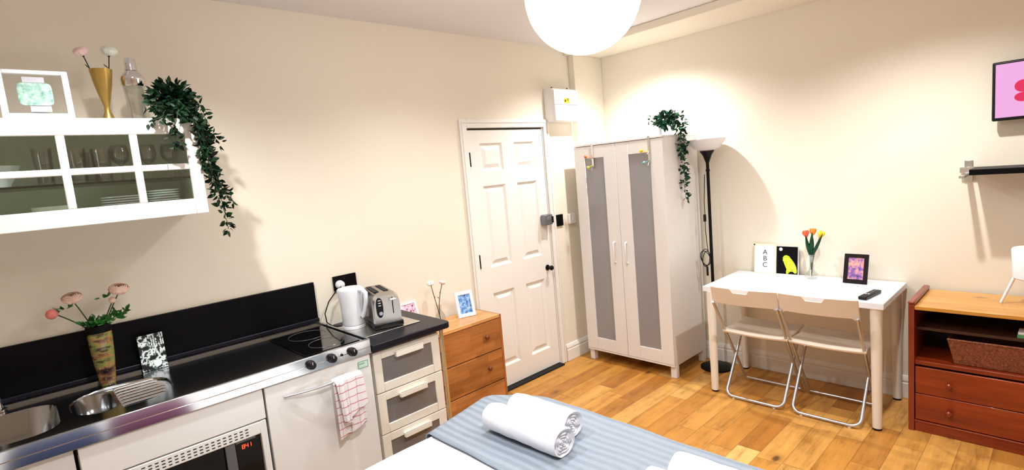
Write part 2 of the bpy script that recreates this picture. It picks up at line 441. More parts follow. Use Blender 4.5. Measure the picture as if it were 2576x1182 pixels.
# ------------------------------------------------------------------ camera (fitted to the photograph)
f_px, yaw, pitch, roll = 1343.134, .82023, -.11763, -.08968
CAM = Vector((-3.97776, -2.97696, 1.64718))
F = Vector((cos(yaw)*cos(pitch), sin(yaw)*cos(pitch), sin(pitch)))
R = Vector((sin(yaw), -cos(yaw), 0)); U = R.cross(F)
R2 = R*cos(roll)+U*sin(roll); U2 = -R*sin(roll)+U*cos(roll)
cd = bpy.data.cameras.new('camera'); cam = bpy.data.objects.new('camera', cd); COL.objects.link(cam)
cd.sensor_fit = 'HORIZONTAL'; cd.sensor_width = 36; cd.lens = f_px/2576*36; cd.clip_start = .02
cam.matrix_world = Matrix(((R2.x, U2.x, -F.x, CAM.x), (R2.y, U2.y, -F.y, CAM.y), (R2.z, U2.z, -F.z, CAM.z), (0, 0, 0, 1)))
S.camera = cam

# ------------------------------------------------------------------ room
H = 2.62
XB, YB = -5.3, -4.3
structure('floor', MB().box(XB-.1, .1, YB-.1, .1, -.08, 0), 'floor', origin=(0, 0, 0))
structure('ceiling', MB().box(XB-.1, .1, YB-.1, .1, H, H+.08), 'ceil')
DX0, DX1, DZ = -1.56, -.762, 1.99
w = MB()
w.box(XB-.1, DX0, 0, .1, 0, H); w.box(DX1, .1, 0, .1, 0, H); w.box(DX0, DX1, 0, .1, DZ, H)
structure('wall_left', w, 'wall')
structure('wall_right', MB().box(0, .1, YB, 0, 0, H), 'wall')
structure('wall_near', MB().box(XB-.1, 0, YB-.1, YB, 0, H), 'wall')
structure('wall_far', MB().box(XB-.1, XB, YB, 0, 0, H), 'wall')
structure('trim_1', MB().box(-.385, -.001, -.06, -.001, 0, 2.565), 'wall', bevel=.003)
structure('trim_2', MB().prism([(-.44, -.001), (-.60, YB+.001), (-.001, YB+.001), (-.001, -.001)], 'z', 2.565, H-.001), 'wall', bevel=.004)
def skirting(pl, a0, a1, d, base=0.0):
    prof = [(0, .001), (.018, .001), (.018, .095), (.012, .102), (.016, .108), (.016, .118), (.006, .142), (0, .145)]
    mb = MB(); b = []
    for a in (a0, a1):
        for q, z in prof:
            b.append((a, d-q, z) if pl == 'y' else (d-q, a, z))
    n = len(prof); mb.v = b
    mb.f = [tuple(range(n)), tuple(range(n, 2*n))[::-1]]+[(i, i+n, (i+1) % n+n, (i+1) % n) for i in range(n)]
    return mb
structure('baseboard_left', skirting('y', -.694, -.387, -.001), 'gloss_white')
structure('baseboard_chase', skirting('y', -.384, -.02, -.0605), 'gloss_white')
structure('baseboard_right', skirting('x', YB+.01, -.08, -.001), 'gloss_white')
structure('baseboard_kitchen', skirting('y', -1.66, -1.622, -.001), 'gloss_white')

# door lining, architrave, leaf
dr = MB()
dr.box(-1.56, -1.547, .0, .1, 0, DZ); dr.box(-.773, -.762, .0, .1, 0, DZ); dr.box(-1.547, -.773, .0, .1, 1.978, DZ)
structure('trim_3', dr, 'gloss_white')
arch = MB()
arch.frame('y', -1.62, -.702, .001, 2.04, .062, .062, 0, .062, -.018, -.001)
structure('trim_4', arch, 'gloss_white', bevel=.005, seg=3)
arch2 = MB(); arch2.frame('y', -1.605, -.717, .001, 2.025, .012, .012, 0, .012, -.023, -.0185)
structure('trim_5', arch2, 'gloss_white', bevel=.003)
structure('trim_6', MB().box(-1.545, -.775, -.05, .06, .0005, .012), 'dark_gap')
xs = [-1.545, -1.44, -1.22, -1.095, -.875, -.776]; zs = [.016, .175, .76, .955, 1.56, 1.665, 1.87, 1.965]
leaf = MB(); L0 = .004
for i in range(5):
    for j in range(7):
        x0, x1, z0, z1 = xs[i], xs[i+1], zs[j], zs[j+1]
        if i in (1, 3) and j in (1, 3, 5):
            prev = None
            for ins, dy in ((0, 0), (.004, .004), (.016, .014), (.026, .014), (.05, .004), (.052, .003)):
                q = [(x0+ins, L0+dy, z0+ins), (x1-ins, L0+dy, z0+ins), (x1-ins, L0+dy, z1-ins), (x0+ins, L0+dy, z1-ins)]
                b = len(leaf.v); leaf.v += q
                if prev is not None:
                    for k in range(4): leaf.f.append((prev+k, prev+(k+1) % 4, b+(k+1) % 4, b+k))
                prev = b
            leaf.f.append((prev, prev+1, prev+2, prev+3))
        else:
            b = len(leaf.v); leaf.v += [(x0, L0, z0), (x1, L0, z0), (x1, L0, z1), (x0, L0, z1)]; leaf.f.append((b, b+1, b+2, b+3))
leaf.box(-1.545, -.776, .022, .042, .016, 1.965)
door = thing('door_1', 'white six panel interior door', 'door', (-1.16, .02, 0)); door['kind'] = 'structure'
for k in ('category',):
    if k in door: pass
obj('door_leaf', leaf, 'gloss_white', door, sharp=15)
for z in (1.757, 1.017, .25):
    obj('hinge', MB().box(-1.55, -1.538, -.004, .003, z-.05, z+.05).tube([(-1.5455, -.006, z-.05), (-1.5455, -.006, z+.05)], .005), 'black_metal', door)
kb = MB().lathe((-.833, .004, .842), [(.024, 0), (.024, -.004), (.010, -.006), (.009, -.03), (.018, -.036), (.021, -.046), (.016, -.056), (.004, -.06)], 16, 'y')
obj('door_knob', kb, 'black_metal', door)
lk = MB().box(-.872, -.785, -.058, .003, 1.195, 1.28)
lo = obj('rim_lock', lk, 'lockgrey', door, bevel=.01, seg=3)
obj('lock_plate', MB().box(-.856, -.81, -.062, -.0575, 1.235, 1.262), 'chrome', lo, bevel=.002)
obj('latch_knob', MB().box(-.80, -.787, -.067, -.057, 1.21, 1.262), 'black_plastic', lo, bevel=.002)
obj('draught_slot', MB().box(-1.53, -.79, .0005, .004, 1.9655, 1.972), 'dark_gap', door)

# switches, fuse box
t = thing('switch_plate', 'small black blank wall plate between the door frame and the wardrobe', 'switch', (-.65, 0, 1.16))
obj('plate', MB().box(-.690, -.61, -.012, -.001, 1.163, 1.258), 'black', t, bevel=.002)
t = thing('light_switch', 'white light switch box half hidden in the wardrobe shadow', 'switch', (-.50, 0, 1.16))
obj('back_box', MB().box(-.545, -.46, -.028, -.001, 1.165, 1.25), 'fuse', t, bevel=.004)
obj('rocker', MB().box(-.512, -.492, -.033, -.0275, 1.19, 1.225), 'fuse', t, bevel=.002)
t = thing('fuse_box', 'white fuse box high on the wall right of the door', 'fuse box', (-.577, 0, 2.014))
FX0, FX1 = -.725, -.43
obj('casing', MB().prism([(-.001, 2.014), (-.105, 2.014), (-.105, 2.262), (-.085, 2.275), (-.001, 2.285)], 'x', FX0+.003, FX1-.003), 'fuse', t, bevel=.004)
obj('lower_cover', MB().box(FX0, FX1, -.124, -.1055, 2.016, 2.141), 'fuse', t, bevel=.006, seg=3)
obj('upper_cover', MB().box(FX0, FX1, -.12, -.1055, 2.146, 2.262), 'fuse', t, bevel=.006, seg=3)
st = obj('warning_sticker', MB().box(-.615, -.545, -.1215, -.1204, 2.155, 2.195), 'yellow', t, label='yellow warning sticker with black symbols')
obj('warning_symbol', MB().prism([(-.610, 2.166), (-.584, 2.166), (-.597, 2.19)], 'y', -.1222, -.1217), 'ink', st)
obj('warning_text', MB().box(-.578, -.552, -.1222, -.1217, 2.184, 2.189).box(-.578, -.556, -.1222, -.1217, 2.176, 2.180), 'ink', st)
obj('grey_sticker', MB().box(-.71, -.65, -.1215, -.1204, 2.205, 2.245), 'greytag', t)
for x in (-.66, -.47): obj('screw', MB().lathe((x, -.04, 2.281), [(.006, 0), (.006, .012)], 10), 'black_metal', t)

# ------------------------------------------------------------------ lamps
def downlight(x, y, en, label, size=138, blend=.8):
    t = thing('recessed_downlight', label, 'ceiling light', (x, y, H-.012), group='recessed downlights in the ceiling')
    obj('trim_ring', MB().lathe((x, y, H), [(.045, -.001), (.047, -.008), (.038, -.012), (.036, -.004)], 24, capb=False, capt=False), 'chrome', t)
    obj('lens', MB().lathe((x, y, H), [(.034, -.006), (.034, -.0015)], 20), 'lampglass', t)
    ld = bpy.data.lights.new('downlight_beam', 'SPOT'); ld.energy = en; ld.spot_size = math.radians(size); ld.spot_blend = blend
    ld.shadow_soft_size = .028; ld.color = (1, .992, .985)
    lo = bpy.data.objects.new('downlight_beam', ld); COL.objects.link(lo); lo.location = (0, 0, -.012); lo.parent = t
LE = 92
downlight(-.62, -.72, LE, 'recessed ceiling downlight above the wardrobe and door corner')
downlight(-.92, -2.40, LE, 'recessed ceiling downlight above the desk chairs')
downlight(-3.60, -.93, LE*.85, 'recessed ceiling downlight above the sink worktop')
downlight(-2.10, -1.0, LE*.6, 'recessed ceiling downlight above the toaster and pine chest')
downlight(-3.2, -2.40, LE*1.1, 'recessed ceiling downlight above the bed')
GC = (-2.265, -1.655, 2.295)
t = thing('globe_pendant', 'large glowing white paper globe pendant hanging from the ceiling', 'lamp', (GC[0], GC[1], GC[2]-.222))
obj('paper_shade', MB().sphere(GC, .222, 48), 'globe', t)
obj('cord', MB().tube([(GC[0], GC[1], GC[2]+.21), (GC[0], GC[1], H-.02)], .004), 'shade', t)
obj('ceiling_rose', MB().lathe((GC[0], GC[1], H), [(.05, -.001), (.045, -.02), (.01, -.03)], 20), 'shade', t)

# ------------------------------------------------------------------ wall cabinet
CX0, CX1, CY, CZ0, CZ1 = -4.253, -3.335, -.37, 1.588, 1.997
cab = thing('wall_cabinet', 'white wall cabinet with gridded glass doors above the sink', 'cabinet', (-3.79, -.18, CZ0))
c = MB()
c.box(CX0, CX0+.018, CY+.022, -.001, CZ0, CZ1); c.box(CX1-.018, CX1, CY+.022, -.001, CZ0, CZ1)
c.box(CX0+.018, CX1-.018, CY+.022, -.001, CZ1-.02, CZ1); c.box(CX0+.018, CX1-.018, CY+.022, -.001, CZ0, CZ0+.018)
obj('carcass', c, 'cabinet_white', cab, bevel=.0015)
obj('back_panel', MB().box(CX0+.019, CX1-.019, -.012, -.002, CZ0+.019, CZ1-.021), 'cab_inside', cab)
obj('lining', MB().box(CX0+.0185, CX0+.020, CY+.03, -.013, CZ0+.019, CZ1-.021).box(CX1-.02, CX1-.0185, CY+.03, -.013, CZ0+.019, CZ1-.021).box(CX0+.021, CX1-.021, CY+.03, -.013, CZ0+.0182, CZ0+.02).box(CX0+.021, CX1-.021, CY+.03, -.013, CZ1-.0225, CZ1-.0205), 'cab_inside', cab)
dm = MB(); dm.frame('y', CX0, CX1, CZ0, CZ1-.003, .049, .049, .067, .064, CY, CY+.02)
for x in (-4.035, -3.807, -3.580): dm.box(x, x+.027, CY, CY+.02, CZ0+.067, CZ1-.067)
dm.box(CX0+.049, CX1-.049, CY+.0005, CY+.0195, 1.781, 1.806)
cdoor = obj('glazed_door', dm, 'cabinet_white', cab, bevel=.003)
obj('pane', MB().box(CX0+.045, CX1-.045, CY+.009, CY+.012, CZ0+.06, CZ1-.06), 'pane', cdoor)
obj('latch', MB().box(-3.465, -3.463, CY-.002, CY, 1.783, 1.804), 'steel_side', cdoor)
sg = obj('glass_shelf', MB().box(CX0+.021, CX1-.021, -.33, -.014, 1.746, 1.752), 'shelf_glass', cab)
obj('shelf_edge', MB().box(CX0+.021, CX1-.021, -.3345, -.3305, 1.745, 1.753), 'shelf_edge', sg)
# contents
ZB = CZ0+.0205; ZS = 1.753
bp = [(.012, 0), (.03, 0), (.035, .006), (.058, .05), (.072, .082), (.070, .082), (.055, .048), (.03, .01), (.001, .008)]
solo('serving_bowl', MB().lathe((-3.985, -.2, ZS), bp, 28, capt=False), 'paper', 'deep white china bowl on the glass shelf at far left', 'bowl')
def glass_tumbler(x, y, z, h, r0, r1, lab):
    pr = [(r0*.9, 0), (r0, .004), (r1, h), (r1-.002, h), (r0-.003, .014), (.001, .012)]
    solo('drinking_glass', MB().lathe((x, y, z), pr, 20, capt=False), 'glass', lab, 'glass', 'drinking glasses on the cabinet shelf')
glass_tumbler(-3.845, -.2, ZS, .145, .026, .032, 'tall clear glass in the first pane right of the white bowl')
glass_tumbler(-3.745, -.22, ZS, .14, .028, .034, 'tall clear glass nearest the left edge of the second pane')
glass_tumbler(-3.69, -.13, ZS, .13, .028, .033, 'clear tumbler set back between the two tall glasses')
glass_tumbler(-3.665, -.23, ZS, .135, .028, .034, 'tall clear glass in the middle of the second pane')
def wine(x, y, lab):
    pr = [(.03, 0), (.03, .002), (.006, .006), (.004, .06), (.01, .068), (.03, .085), (.036, .11), (.03, .15), (.028, .15), (.034, .11), (.028, .087), (.002, .072)]
    solo('wine_glass', MB().lathe((x, y, ZS), pr, 20, capt=False), 'glass', lab, 'glass', 'wine glasses on the cabinet shelf')
wine(-3.60, -.21, 'stemmed wine glass at the right edge of the second pane')
wine(-3.50, -.2, 'stemmed wine glass in the third pane, left one')
wine(-3.42, -.22, 'stemmed wine glass in the third pane, right one beneath the ivy')
def plate(x, y, z, r, lab, grp):
    solo('dinner_plate', MB().lathe((x, y, z), [(r*.55, 0), (r*.6, .003), (r, .011), (r, .014), (r*.6, .006), (.001, .005)], 32, capt=False), 'paper', lab, 'plate', grp)
ords = ['bottom', 'second', 'third', 'fourth', 'fifth', 'sixth', 'seventh', 'eighth', 'top']
for k in range(8): plate(-3.612, -.2, ZB+.0098*k, .076, 'white side plate in the left stack, %s from the bottom' % ords[k] if k < 7 else 'white side plate on top of the left stack', 'white side plates in the left stack')
for k in range(9): plate(-3.466, -.2, ZB+.0103*k, .062, 'white plate in the right stack, %s from the bottom' % ords[k] if k < 8 else 'white plate on top of the right stack', 'white plates in the right stack')
solo('mixing_bowl', MB().lathe((-3.85, -.2, ZB+.014), [(.03, 0), (.05, .02), (.058, .05), (.056, .05), (.046, .02), (.001, .006)], 24, capt=False), M['cab_inside'], 'grey green bowl on a white plate at lower left', 'bowl')
plate(-3.85, -.2, ZB, .08, 'white plate beneath the grey green bowl', None)

# ------------------------------------------------------------------ things on the wall cabinet
ZT = CZ1+.0005
t = thing('photo_frame', 'white picture frame with mint jar print on top of wall cabinet', 'picture frame', (-3.83, -.30, ZT), rx=math.radians(-8))
fr = MB().frame('y', -.107, .10, 0, .185, .02, .02, .022, .015, -.008, .008)
obj('frame', fr, 'frame_white', t, W=False, bevel=.002)
obj('glass_panel', MB().box(-.088, .081, -.002, .002, .02, .172), 'glass', t, W=False)
jar = []
for k in range(28):
    a = 2*PI*k/28; jar.append((-.004+.050*(abs(cos(a))**.3)*(1 if cos(a) > 0 else -1), .095+.043*(abs(sin(a))**.35)*(1 if sin(a) > 0 else -1)))
jr = obj('jar_print', MB().prism(jar, 'y', -.0035, -.0025), 'mintprint', t, W=False, label='mint green jar print')
obj('jar_lid', MB().box(-.035, .028, -.0032, -.0026, .139, .160), 'greytag', jr, W=False)
obj('jar_base', MB().box(-.025, .035, -.0032, -.0026, .028, .050), 'greytag', jr, W=False)
obj('strut', MB().box(-.02, .02, .009, .012, .002, .12), 'frame_white', t, W=False)
solo('keepsake_box', MB().box(-3.99, -3.952, -.33, -.29, ZT, ZT+.03), 'pinkpetal', 'small mauve box at the left end of the cabinet top', 'box', bevel=.003)

vx, vy = -3.612, -.2
solo('gold_vase', MB().lathe((vx, vy, ZT), [(.026, 0), (.022, .015), (.011, .045), (.010, .065), (.018, .095), (.030, .15), (.040, .215), (.038, .215), (.028, .15), (.016, .095), (.008, .07), (.001, .06)], 32, capt=False), 'brass', 'trumpet shaped gold vase on top of the wall cabinet', 'vase')
def petals_mb(mb, c, r, n, up, cup, rot0=0, seg=4, nrm=Vector((0, 0, 1))):
    c = Vector(c); q = nrm.to_track_quat('Z', 'Y')
    for k in range(n):
        a = rot0+2*PI*k/n
        def fn(u, v, a=a):
            w_ = (u-.5)*2*PI/n*.75*(.35+.9*sin(PI*min(1, v*.62+.16)))
            rr = r*v**.8*(1-cup*v*v*.75)
            h = r*up*v+r*cup*.9*v*v
            return c+q @ Vector((rr*cos(a+w_*1.3), rr*sin(a+w_*1.3), h-.06*r*abs(u-.5)))
        mb.grid(fn, 3, seg)
    return mb
def bloom(c, r, nrm, flat=.0, top=.72):
    mb = MB(); c = Vector(c); q = Vector(nrm).normalized().to_track_quat('Z', 'Y'); sq = 1-.38*flat
    for i, (k, op, n) in enumerate(((1.0, .56, 7), (.97, .62, 6), (.86, .70, 6), (.72, .76, 5), (.55, .80, 5), (.36, .86, 4))):
        op = op*top/.72
        for m_ in range(n):
            def fn(u, v, m_=m_):
                ph = PI*(.04+(op-.04)*v); w_ = (u-.5)*2*PI/n*1.5*(.5+.5*sin(PI*min(1, v*.75+.1)))
                th = 2*PI*m_/n+i*.8+w_
                rr = r*k*(1+.05*sin(u*9+m_*2+i)*v)
                return c+q @ Vector((rr*sin(ph)*cos(th), rr*sin(ph)*sin(th), (-cos(ph)*rr+r*(1-k)*.25)*sq))
            mb.grid(fn, 4, 5)
    return mb
def carnation(name, label, cat, base, top, r, petal, lean, grp=None, dark='stem_dark'):
    t = thing(name, label, cat, base, group=grp)
    b, tp = Vector(base), Vector(top); mid = (b+tp)/2+Vector(lean)
    pts = [b.lerp(mid, s).lerp(mid.lerp(tp, s), s) for s in [i/8 for i in range(9)]]
    st_ = obj('stem', MB().tube(pts, .0022, 6), dark, t)
    for k in (5, 6):
        p = pts[k]; d = Vector((random.uniform(-.02, .02), 0, .018))
        obj('leaf', MB().tube([p, p+d*.6, p+d], [.001, .0025, .0004], 5), dark, st_)
    n = (pts[-1]-pts[-2]).normalized()
    q = n.to_track_quat('Z', 'Y')
    cal = MB().lathe((0, 0, 0), [(.002, -.004), (.005, .004), (r*.55, r*.9)], 12); cal.move(Matrix.Translation(tp) @ q.to_matrix().to_4x4())
    obj('calyx', cal, dark, t)
    obj('bloom', bloom(tp+n*r*.95, r, n, .35, .60), petal, t, solid=.0006)
    return t
carnation('carnation', 'pale pink carnation leaning left out of the gold vase', 'flower', (vx-.002, vy, ZT+.075), (-3.66, vy, 2.262), .027, 'pinkpetal', (.004, 0, 0))
carnation('carnation', 'white carnation upright in the gold vase', 'flower', (vx+.003, vy, ZT+.075), (-3.576, vy, 2.268), .030, 'whitepetal', (.004, 0, 0))

t = thing('cocktail_shaker', 'clear cocktail shaker with chrome top on the wall cabinet', 'shaker', (-3.508, -.2, ZT))
sx = -3.507
obj('glass_body', MB().lathe((sx, -.2, ZT), [(.028, 0), (.030, .004), (.033, .06), (.040, .155), (.0385, .155), (.031, .06), (.027, .012), (.001, .01)], 28, capt=False), 'glass', t)
lidm = obj('lid', MB().lathe((sx, -.2, ZT), [(.042, .150), (.045, .158), (.044, .168), (.046, .175), (.044, .187), (.034, .203), (.024, .213), (.022, .216)], 28), 'chrome', t)
obj('cap', MB().lathe((sx, -.2, ZT), [(.023, .217), (.022, .225), (.020, .262), (.017, .268), (.001, .269)], 24, capt=False), 'chrome', t)

def leaf_into(mb, p, d, size, rnd):
    d = Vector(d).normalized(); a = d.cross(Vector((rnd.uniform(-1, 1), rnd.uniform(-1, 1), rnd.uniform(-1, 1))))
    if a.length < 1e-3: a = d.orthogonal()
    a.normalize(); n = a.cross(d)
    L = size; w = size*.27
    pts = [p, p+d*L*.3+a*w+n*w*.35, p+d*L*.62+a*w*.8+n*w*.35, p+d*L, p+d*L*.62-a*w*.8+n*w*.35, p+d*L*.3-a*w+n*w*.35, p+d*L*.45]
    b = len(mb.v); mb.v += [tuple(x) for x in pts]
    mb.f += [(b, b+1, b+6), (b+1, b+2, b+6), (b+2, b+3, b+6), (b+3, b+4, b+6), (b+4, b+5, b+6), (b+5, b, b+6)]
def vine_plant(name, label, loc, pot_r, pot_h, pot_mat, paths, ball, leafmat, seed, size=.026, step=.012, dens=3):
    rnd = random.Random(seed)
    t = thing(name, label, 'plant', loc)
    L = Vector(loc)
    obj('pot', MB().lathe(loc, [(pot_r*.75, 0), (pot_r, pot_h), (pot_r*.92, pot_h), (pot_r*.88, pot_h*.85), (.001, pot_h*.84)], 24, capt=False), pot_mat, t)
    lm, sm = MB(), MB()
    c, br, n = ball
    for _ in range(n):
        d = Vector((rnd.gauss(0, 1), rnd.gauss(0, 1), rnd.gauss(0, 1)+.25)).normalized(); rr = rnd.random()**.5
        p = Vector(c)+Vector((d.x*br[0], d.y*br[1], d.z*br[2]))*rr
        if p.z < loc[2]+.004: p.z = loc[2]+.004+rnd.random()*.02
        leaf_into(lm, p, d+Vector((rnd.uniform(-.6, .6), rnd.uniform(-.6, .6), rnd.uniform(-.6, .2))), size*rnd.uniform(.7, 1.15), rnd)
    for path in paths:
        pts = [Vector(p) for p in path]
        fine = []
        for i in range(len(pts)-1):
            m = max(2, int((pts[i+1]-pts[i]).length/step))
            for k in range(m): fine.append(pts[i].lerp(pts[i+1], k/m)+Vector((rnd.uniform(-.003, .003), rnd.uniform(-.003, .003), 0)))
        fine.append(pts[-1])
        sm.tube(fine, .0014, 5)
        for i, p in enumerate(fine):
            for _ in range(dens if i < len(fine)*.6 else max(1, dens-1)):
                if rnd.random() < .72:
                    dd = Vector((rnd.uniform(-1, 1), rnd.uniform(-1, .6), rnd.uniform(-1.1, .5)))
                    dd.normalize()
                    q = p+dd*rnd.uniform(.004, .016); leaf_into(lm, q, dd, size*rnd.uniform(.65, 1.15), rnd)
    obj('stems', sm, 'stem', t); lo = obj('leaves', lm, leafmat, t, sharp=180); lo['kind'] = 'stuff'
    return t
px = -3.40
vine_plant('trailing_ivy', 'dark green artificial ivy trailing off the wall cabinet corner', (px, -.22, ZT), .045, .07, 'frame_white',
    [[(px, -.24, 2.07), (-3.42, -.36, 2.05), (-3.47, -.42, 1.99), (-3.515, -.42, 1.975)],
     [(px, -.24, 2.07), (-3.43, -.38, 2.04), (-3.48, -.40, 2.04), (-3.50, -.38, 2.05)],
     [(px, -.24, 2.08), (-3.40, -.40, 2.03), (-3.425, -.405, 1.95), (-3.42, -.41, 1.87)],
     [(px, -.24, 2.08), (-3.36, -.37, 2.04), (-3.34, -.41, 1.96), (-3.335, -.40, 1.88), (-3.325, -.38, 1.80)],
     [(px, -.24, 2.08), (-3.34, -.33, 2.05), (-3.315, -.36, 1.96), (-3.31, -.36, 1.86), (-3.30, -.35, 1.76), (-3.285, -.34, 1.67)],
     [(px, -.24, 2.08), (-3.35, -.36, 2.04), (-3.32, -.40, 1.93), (-3.315, -.40, 1.82), (-3.30, -.38, 1.72), (-3.275, -.36, 1.62), (-3.27, -.35, 1.55), (-3.265, -.35, 1.505)],
     [(px, -.24, 2.08), (-3.32, -.26, 2.05), (-3.295, -.27, 1.96), (-3.29, -.28, 1.86), (-3.27, -.30, 1.74), (-3.235, -.30, 1.65), (-3.215, -.3, 1.625)],
     [(-3.31, -.35, 1.95), (-3.27, -.34, 1.92), (-3.245, -.33, 1.885)],
     [(px, -.24, 2.1), (-3.33, -.28, 2.11), (-3.29, -.30, 2.06), (-3.275, -.3, 2.0)]],
    ((-3.39, -.28, 2.085), (.082, .085, .075), 520), 'leaf', 3, .034, .009, 4)

# ------------------------------------------------------------------ splashback and sink unit
KX1 = -2.78; KX0 = -4.6
sp = thing('splashback', 'long black splashback panel along the wall behind the sink', 'splashback', (-3.7, 0, .90))
obj('panel', MB().box(KX0, KX1, -.02, -.001, .902, 1.128), 'black', sp, bevel=.003)
obj('bottom_rail', MB().box(KX0, KX1, -.035, -.0205, .902, .925), 'black_top', sp, bevel=.004)
ku = thing('sink_worktop', 'stainless steel sink and hob worktop with three black knobs', 'worktop', (-3.7, -.3, .82))
# worktop surface with holes: big basin, small oval basin + drainer recess, hob
TZ = .893
def rrect(x0, x1, y0, y1, r, n=6):
    pts = []
    for cx, cy, a0 in ((x1-r, y1-r, 0), (x0+r, y1-r, 90), (x0+r, y0+r, 180), (x1-r, y0+r, 270)):
        for k in range(n+1):
            a = math.radians(a0+90*k/n); pts.append((cx+r*cos(a), cy+r*sin(a)))
    return pts
basin = rrect(-4.34, -3.945, -.53, -.15, .09)
oval = rrect(-3.912, -3.575, -.505, -.163, .14, 8)
def slab_with_holes(outer, holes, z):
    from mathutils.geometry import tessellate_polygon
    polys = [[Vector((x, y, 0)) for x, y in outer]]+[[Vector((x, y, 0)) for x, y in h[::-1]] for h in holes]
    tris = tessellate_polygon(polys); flat = [p for q in polys for p in q]
    mb = MB(); mb.v = [(p.x, p.y, z) for p in flat]; mb.f = [tuple(q) for q in tris]; return mb
top = slab_with_holes([(KX0, -.595), (KX1-.012, -.595), (KX1-.012, -.06), (KX0, -.06)], [basin, oval], TZ)
top.box(KX1-.012, KX1, -.602, -.045, .86, .9)        # raised right edge
top.box(KX0, KX1-.012, -.060, -.042, .86, .904)       # back upstand
top.box(KX0, KX1-.012, -.602, -.592, .86, .8985)      # front rim
obj('steel_top', top, 'steel', ku, bevel=.0)
apr = obj('apron', MB().box(KX0, KX1, -.606, -.592, .826, .8590).box(KX0, KX1, -.606, -.6025, .859, .897), 'apron_steel', ku, bevel=.002)
def dish(poly, depth, z, inset=.25):
    mb = MB(); n = len(poly); cx = sum(p[0] for p in poly)/n; cy = sum(p[1] for p in poly)/n
    for s, d in ((1, 0), (.985, .006), (.93, depth*.75), (.85, depth), (.3, depth*1.03), (.02, depth*1.04)):
        for x, y in poly: mb.v.append((cx+(x-cx)*s, cy+(y-cy)*s, z-d))
    for r in range(5):
        for k in range(n): mb.f.append((r*n+k, r*n+(k+1) % n, (r+1)*n+(k+1) % n, (r+1)*n+k))
    mb.f.append(tuple(range(5*n, 6*n))); return mb
bs = obj('large_basin', dish(basin, .13, TZ), 'steel', ku)
obj('drain', MB().lathe((-4.14, -.34, TZ-.134), [(.035, 0), (.03, .004), (.001, .003)], 20, capt=False), 'chrome', bs)
# drainer recess with ridges and small round basin
rec = MB(); n = len(oval); ocx, ocy = -3.74, -.334
for s, d in ((1, 0), (.985, .006), (.97, .008)):
    for x, y in oval: rec.v.append((ocx+(x-ocx)*s, ocy+(y-ocy)*s, TZ-d))
for r_ in range(2):
    for k in range(n): rec.f.append((r_*n+k, r_*n+(k+1) % n, (r_+1)*n+(k+1) % n, (r_+1)*n+k))
small = rrect(-3.895, -3.775, -.475, -.19, .058, 8)
inner = [(ocx+(x-ocx)*.97, ocy+(y-ocy)*.97) for x, y in oval]
sl = slab_with_holes(inner, [small], TZ-.008)
b0 = len(rec.v); rec.v += sl.v; rec.f += [tuple(b0+i for i in q) for q in sl.f]
dre = obj('drainer', rec, 'steel', ku)
for k in range(7):
    y = -.205-k*.043
    x1 = -3.598-.02*abs(k-3)/3
    obj('drainer_ridge', MB().tube([(-3.762, y, TZ-.006), (-3.75, y, TZ-.003), (x1-.01, y, TZ-.003), (x1, y, TZ-.006)], .005, 8), 'chrome', dre)
sb = obj('small_basin', dish(small, .07, TZ-.008), 'steel', ku)
obj('drain', MB().lathe((-3.835, -.333, TZ-.081), [(.022, 0), (.02, .003), (.001, .002)], 16, capt=False), 'chrome', sb)
hb = obj('ceramic_hob', MB().box(-3.09, -2.815, -.572, -.115, TZ+.001, .8985), 'hob', ku, bevel=.001)
for cx, cy, r in ((-2.935, -.455, .082), (-2.94, -.24, .092)):
    obj('cooking_ring', MB().tube([(cx+r*cos(a*PI/24), cy+r*sin(a*PI/24), .8988) for a in range(48)], .0011, 4, closed=True), 'ring', hb)
for x in (-3.082, -2.982, -2.879):
    kn = obj('control_knob', MB().lathe((x, -.6065, .862), [(.021, 0), (.021, -.006), (.0185, -.008), (.017, -.024), (.015, -.026), (.001, -.026)], 24, 'y', capt=False), 'black_plastic', ku)
    obj('pointer', MB().box(x-.0012, x+.0012, -.6335, -.6325, .866, .878), 'ledwhite', kn)
obj('indicator_light', MB().lathe((-2.931, -.6065, .862), [(.006, 0), (.006, -.004)], 12, 'y'), 'black_plastic', ku)
tp = MB()
tp.tube([(-4.115, -.085, .904), (-4.115, -.085, 1.02)], [.02, .014], 16)
tp.tube([(-4.115, -.085, 1.0), (-4.115, -.1, 1.05), (-4.13, -.15, 1.075), (-4.145, -.24, 1.06), (-4.15, -.26, 1.03)], .011, 12)
tp.lathe((-4.115, -.085, .894), [(.03, 0), (.03, .008), (.022, .012)], 20)
obj('tap', tp, 'chrome', ku)
